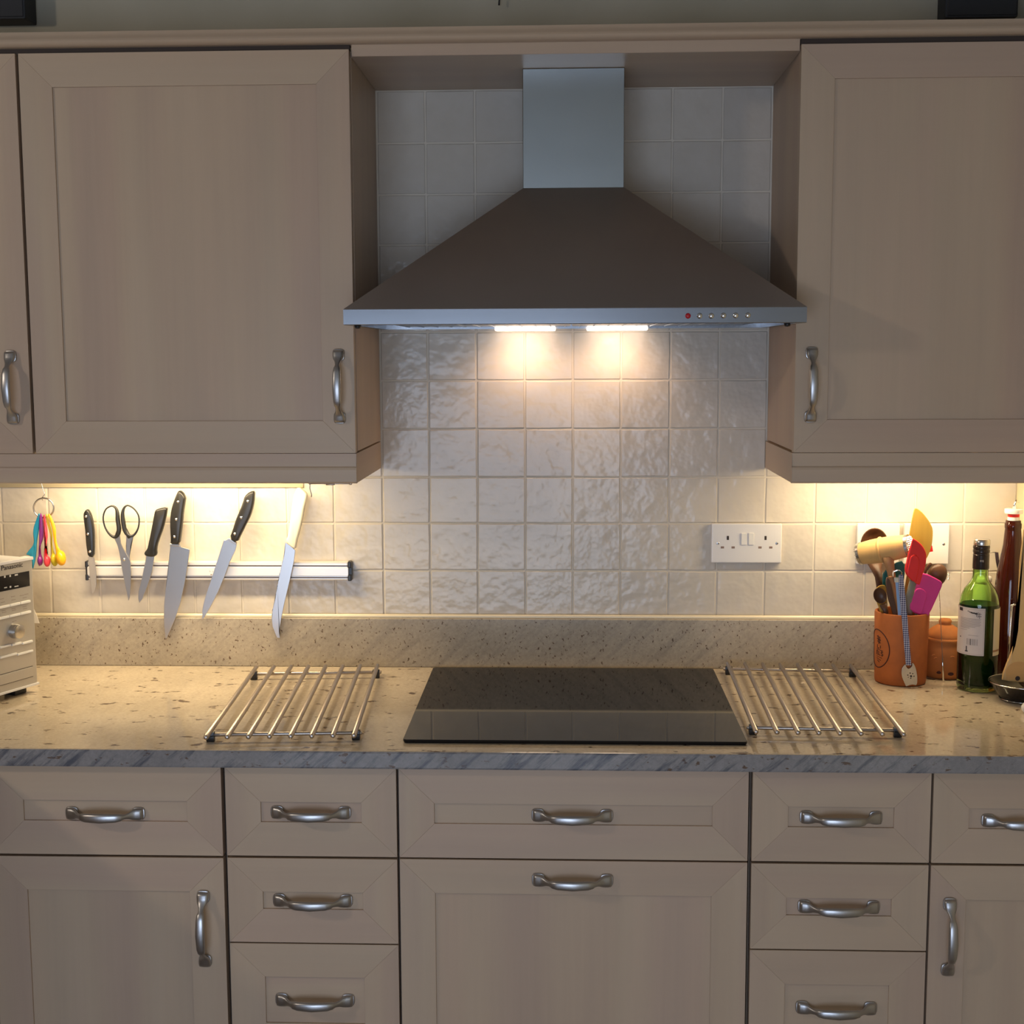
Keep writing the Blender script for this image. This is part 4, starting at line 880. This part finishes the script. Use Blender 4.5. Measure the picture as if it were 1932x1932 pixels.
# ------------------------------------------------------------------ wine bottle
BX, BY, BR = 1.2010, -.1795, .0385
zb = lambda py, dy=0: atY(1846, py, BY + dy).z - .91
t = thing('wine_bottle', 'green glass wine bottle with black screw cap and white back label', 'bottle', (BX, BY, .91))
neck = [(.0380, zb(1145)), (.0372, zb(1133)), (.0345, zb(1122)), (.0290, zb(1110)), (.0215, zb(1101)), (.0165, zb(1094)), (.0148, zb(1086)), (.0145, zb(1075)), (.0140, zb(1022))]
bm = bmesh.new(); lathe(bm, [(.0001, .006), (.020, .004), (.030, .0005), (.0350, .0008), (.0378, .004), (BR, .010)] + [(BR, zb(1160))] + neck + [(.0118, zb(1022))] + [(max(.0118, r - .0024), z_) for r, z_ in neck[::-1]][1:] + [(BR - .0024, zb(1160)), (BR - .0024, .012), (.030, .008), (.0001, .011)], (BX, BY, .91), 64); obj('glass', bm, 'green_glass', t, True)
bm = bmesh.new(); lathe(bm, [(.0001, .0115), (.0300, .0090), (BR - .0028, .0135), (BR - .0028, zb(1138) - .001), (BR - .0032, zb(1138)), (.0001, zb(1138))], (BX, BY, .91), 48); obj('wine', bm, 'wine', t, True, angle=.8)
zc0, zc1, zc2 = zb(1073), zb(1046), zb(1017)
bm = bmesh.new(); lathe(bm, [(.0152, zc0), (.0156, zc0 + .001), (.0154, zc1 - .002), (.0158, zc1), (.0148, zc1 + .001), (.0150, zc1 + .003), (.0160, zc1 + .005), (.0160, zc1 + .009), (.0152, zc1 + .010), (.0152, zc1 + .0115), (.0160, zc1 + .0125), (.0160, zc1 + .0165), (.0150, zc1 + .0178), (.0156, zc1 + .019)], (BX, BY, .91), 40); obj('cap_sleeve', bm, 'capfoil', t, True, angle=.9)
bm = bmesh.new(); lathe(bm, [(.0156, zc1 + .019), (.0160, zc1 + .021), (.0158, zc2 - .002), (.0145, zc2), (.0001, zc2)], (BX, BY, .91), 40); obj('cap_top', bm, 'steel', t, True, angle=.9, label='silver cap top')
def ca(px, z=1.0): return ang_at(px, BX, BY, BR + .0004, z)
def patch(bm, a0, a1, z0_, z1_, off, n=24, mi=0):
    R1, R2 = BR + off, BR + off + .0003
    for i in range(n):
        u0, u1 = a0 + (a1 - a0) * i / n, a0 + (a1 - a0) * (i + 1) / n
        P = lambda u_, z_, R_: Vector((BX + R_ * math.sin(u_), BY - R_ * math.cos(u_), .91 + z_))
        f = bm.faces.new([bm.verts.new(P(u0, z0_, R2)), bm.verts.new(P(u1, z0_, R2)), bm.verts.new(P(u1, z1_, R2)), bm.verts.new(P(u0, z1_, R2))]); f.material_index = mi
aL, aR = ca(1806) - .5, ca(1856.5)
zl0, zl1 = zb(1236, -.03), zb(1147, -.03)
bm = bmesh.new(); patch(bm, aL, aR, zl0, zl1, .0002); obj('back_label', bm, 'paper', t, label='white printed back label')
bm = bmesh.new(); patch(bm, ca(1873), ca(1873) + 1.9, zl0 - .001, zl1 - .002, .0002); patch(bm, ca(1873), ca(1873) + 1.9, zl0 + .0065, zl0 + .0105, .0004, mi=1); obj('front_label', bm, ['paper2', 'midwood'], t, label='cream edge of the front label')
bm = bmesh.new(); q = lambda px: ca(px)
def ln_(pa, pb, py, th, b_=None):
    za = zb(py, -.03); patch(b_ if b_ is not None else bm, pa, pb, za - th / 2, za + th / 2, .0006, 10)
a10, a11 = ca(1811.5), ca(1849)
for k in range(8): ln_(a10, a11 - (.0 if k < 6 else .25 * (k - 5)) - .04 * (k % 2), 1167.5 + k * 2.55, .00075)
ln_(ca(1826), ca(1845), 1198.6, .0006); ln_(a10, a10 + .45, 1189, .0006)
bt = bmesh.new()
for k, wdt in enumerate((1.2, .5, .5, 1.0, 2.4, 1.0, .5, 1.3, .6, 1.2, .5, .5, 1.1)):
    a_ = ca(1824) + k * .043; patch(bt, a_, a_ + wdt * .011, zb(1217, -.03), zb(1205, -.03), .0006, 1)
patch(bt, ca(1822.5), ca(1824.5), zb(1228.5, -.03), zb(1219.5, -.03), .0006, 1); patch(bt, ca(1821), ca(1826), zb(1230, -.03), zb(1228, -.03), .0006, 1)
patch(bt, aL + .62, ca(1814.5), zb(1155, -.03), zb(1149, -.03), .0006, 3); ln_(ca(1811), ca(1813), 1204, .002, bt)
g = [(1823, 1153.5, 1827, .0010), (1826, 1155, 1831, .0014), (1829, 1156, 1834, .0022), (1832, 1156.3, 1838, .0026), (1837, 1157, 1842, .0030)]
for a_, y_, b_, th in g: ln_(ca(a_), ca(b_), y_, th, bt)
for px_, y0_, y1_ in ((1840, 1154.5, 1163), (1843, 1154, 1164), (1845.3, 1155, 1166)): patch(bt, ca(px_), ca(px_) + .022, zb(y1_, -.03), zb(y0_, -.03), .0007, 1)
ln_(ca(1843), ca(1850), 1157.6, .0008, bt); ln_(ca(1843), ca(1850), 1161.8, .0008, bt)
obj('label_text', bm, 'ink2', t); obj('label_marks', bt, 'ink', t)
bm = bmesh.new()
for z0_, z1_ in ((zl0 + .0022, zl0 + .0026), (zl1 - .0030, zl1 - .0026)): patch(bm, aL + .05, aR - .05, z0_, z1_, .0005)
patch(bm, aR - .052, aR - .042, zl0 + .0022, zl1 - .0026, .0005, 1); obj('label_border', bm, 'ink2', t)
tx = text('cap_lettering', 'ITE', .0052, 'inkgrey', t, (BX - .0065, BY - .0162, .91 + zb(1058)), (1, 0, 0), (0, 0, 1), .0006)

# ------------------------------------------------------------------ brown bottle with pourer
QX, QY = 1.2905, -.088
zq = lambda py: atY(1916, py, QY).z - .91
t = thing('brown_bottle', 'tall dark brown glass bottle with a white pouring stopper by the right wall', 'bottle', (QX, QY, .91))
pr_ = [(.0001, .003), (.028, .0005), (.0312, .003), (.0318, .02), (.0318, zq(1118)), (.0305, zq(1105)), (.0288, zq(1084)), (.0232, zq(1056)), (.0182, zq(1028)), (.0160, zq(1002)), (.0156, zq(997)), (.0164, zq(996)), (.0164, zq(988)), (.0150, zq(986)), (.0146, zq(981.5)), (.0100, zq(981))]
bm = bmesh.new(); lathe(bm, pr_ + [(r - .0028, z_) for r, z_ in pr_[:4:-1] if r > .013] + [(.0285, .02), (.027, .006), (.0001, .008)], (QX, QY, .91), 56); obj('glass', bm, 'brown_glass', t, True, angle=.9)
bm = bmesh.new(); lathe(bm, [(.0001, .009), (.0262, .008), (.0280, .02), (.0280, zq(1118)), (.0262, zq(1100)), (.0001, zq(1100))], (QX, QY, .91), 40); obj('contents', bm, 'gloss_black', t, True, angle=.9)
bm = bmesh.new(); lathe(bm, [(.0095, zq(983)), (.0118, zq(982)), (.0118, zq(975.5)), (.0108, zq(975))], (QX, QY, .91), 32, cap=True); lathe(bm, [(.0108, zq(969)), (.0172, zq(968.5)), (.0180, zq(966)), (.0176, zq(960.5)), (.0165, zq(960)), (.0001, zq(960))], (QX, QY, .91), 32, cap=True); obj('stopper', bm, 'white_pl2', t, True, angle=.7)
bm = bmesh.new(); lathe(bm, [(.0108, zq(975.3)), (.0114, zq(974)), (.0114, zq(970)), (.0108, zq(968.8))], (QX, QY, .91), 32); obj('seal_ring', bm, 'silicone_red', t, True)
bm = bmesh.new(); tp_ = Vector((QX, QY, .91)); tube(bm, [tp_ + Vector((.001, 0, zq(960))), tp_ + Vector((.002, 0, zq(952))), tp_ + Vector((.0045, 0, zq(945))), tp_ + Vector((.010, 0, zq(947)))], [.0042, .0038, .0032, .0026], 12); obj('spout', bm, 'chrome', t, True)

# ------------------------------------------------------------------ clip-top jar behind
t = thing('clip_top_jar', 'white clip-top jar with a metal clasp, mostly hidden behind the bottles', 'jar', (1.248, -.062, .91))
zk = lambda py: atY(1880, py, -.062).z - .91
bm = bmesh.new(); lathe(bm, [(.0001, .0004), (.019, .0006), (.0205, .004), (.0205, zk(1106)), (.0180, zk(1102)), (.0001, zk(1102))], (1.248, -.0375, .91), 32); obj('body', bm, 'white_pl2', t, True, angle=.8)
bm = bmesh.new(); lathe(bm, [(.0180, zk(1102)), (.0195, zk(1099)), (.0195, zk(1093)), (.0175, zk(1091)), (.0001, zk(1090.5))], (1.248, -.0375, .91), 32); obj('lid', bm, 'white_pl2', t, True, angle=.8)
c1 = [atY(1866, 1044, -.06), atY(1872, 1042, -.06), atY(1880, 1042, -.06), atY(1882, 1060, -.06), atY(1886, 1080, -.06), atY(1889, 1096, -.06)]
bm = bmesh.new(); loft(bm, [[p + Vector(o_) for o_ in ((-.0035, -.001, 0), (.0035, -.001, 0), (.0035, .001, 0), (-.0035, .001, 0))] for p in c1[2:]]); tube(bm, c1[:3], .0010, 8); obj('clasp', bm, 'steel', t)

# ------------------------------------------------------------------ black dish, wooden spoon, chrome rack, white lid
dc = atZ(1936, 1287, .944); DX, DY, DR = 1.2620, dc.y, .062
t = thing('black_dish', 'glossy black glazed dish with pale rim at the right edge of the worktop', 'dish', (DX, DY, .91))
bm = bmesh.new(); lathe(bm, [(.0001, .0030), (.030, .0004), (.0395, .0004), (.0410, .003), (.0405, .0055), (.0460, .012), (.0560, .024), (.0600, .031), (DR, .0335), (DR + .0003, .0350), (DR - .002, .0360), (.0585, .0335), (.050, .0240), (.036, .014), (.020, .010), (.0001, .009)], (DX, DY, .91), 64); obj('bowl', bm, 'gloss_black', t, True)
bm = bmesh.new(); tube(bm, [(DX + (DR - .0002) * math.cos(k), DY + (DR - .0002) * math.sin(k), .9452) for k in [2 * PI * i / 64 for i in range(64)]], .0011, 8, True); obj('rim', bm, 'chrome', t, True, label='shiny worn rim')
bm = bmesh.new(); tube(bm, [(DX + .0412 * math.cos(k), DY + .0412 * math.sin(k), .9128) for k in [2 * PI * i / 48 for i in range(48)]], .0010, 8, True); obj('foot_ring', bm, 'chrome', t, True)
Yp = DY - .012
SPN = lambda pts, Y=Yp: [(atY(a, b, Y).x, atY(a, b, Y).z) for a, b in pts]
t = thing('wooden_spoon', 'pale wooden spoon with a hole standing in the black dish at right', 'wooden spoon', (atY(1915, 1286, Yp).x, Yp, atY(1915, 1286, Yp).z))
bm = bmesh.new()
slab(bm, SPN([(1932, 1000), (1944, 1000), (1938, 1060), (1936, 1130), (1935, 1190), (1938, 1225), (1946, 1240), (1951, 1262), (1950, 1287), (1925, 1288), (1905, 1286), (1891.5, 1283), (1893, 1270), (1899, 1254), (1907, 1235), (1913.5, 1217), (1918.5, 1190), (1921.5, 1130), (1925, 1060)]), Yp, Yp + .007, .0025)
obj('body', bm, 'palewood', t, True, angle=.8)
c = atY(1922, 1268, Yp); bm = bmesh.new(); rings = []
P0 = [(c.x + .0245 * math.cos(k), c.z + .0200 * math.sin(k)) for k in [PI * i / 20 for i in range(21)]]
slab(bm, P0 + [(c.x - .0225, c.z - .0150), (c.x + .0225, c.z - .0150)], Yp - .00035, Yp + .002, .0003); obj('hollow_shade', bm, 'palewood_shade', t)  # flat patch tinted darker to stand for the shaded concave bowl
bm = bmesh.new(); q = atY(1920, 1280, Yp - .0005); lathe(bm, [(.00005, -.0002), (.0046, 0)], (q.x, Yp - .0006, q.z), 20, (0, 1, 0)); obj('drain_hole', bm, 'pin', t)
t = thing('chrome_wire_stand', 'bent chrome wire stand between the brown bottle and the wooden spoon', 'stand', (atY(1902, 1290, -.2).x, -.155, .91))
Yz = -.157; bm = bmesh.new(); a_, b_, c_2 = atZ(1900, 1262, .9105), atY(1905, 1200, Yz), atY(1909, 1143, Yz); a_ = Vector((b_.x - .0025, Yz, .9115))
tube(bm, [a_, b_, c_2, c_2 + Vector((.003, 0, .0022)), c_2 + Vector((.020, 0, .003)), c_2 + Vector((.026, 0, 0)), c_2 + Vector((.026, 0, -.02)), Vector((c_2.x + .028, Yz, .9115))], .0019, 10); bmesh.ops.create_uvsphere(bm, u_segments=12, v_segments=8, radius=.0030, matrix=Matrix.Translation(c_2)); obj('wire', bm, 'chrome', t, True)
q = atZ(1940, 1340, .915)
t = thing('ceramic_ornament', 'small round white ceramic ornament at the very right edge', 'ornament', (q.x, q.y, .91))
bm = bmesh.new(); lathe(bm, [(.0001, .0003), (.009, .0008), (.0125, .006), (.0125, .012), (.009, .0175), (.0001, .019)], (q.x, q.y, .91), 24); obj('body', bm, 'white_pl2', t, True)
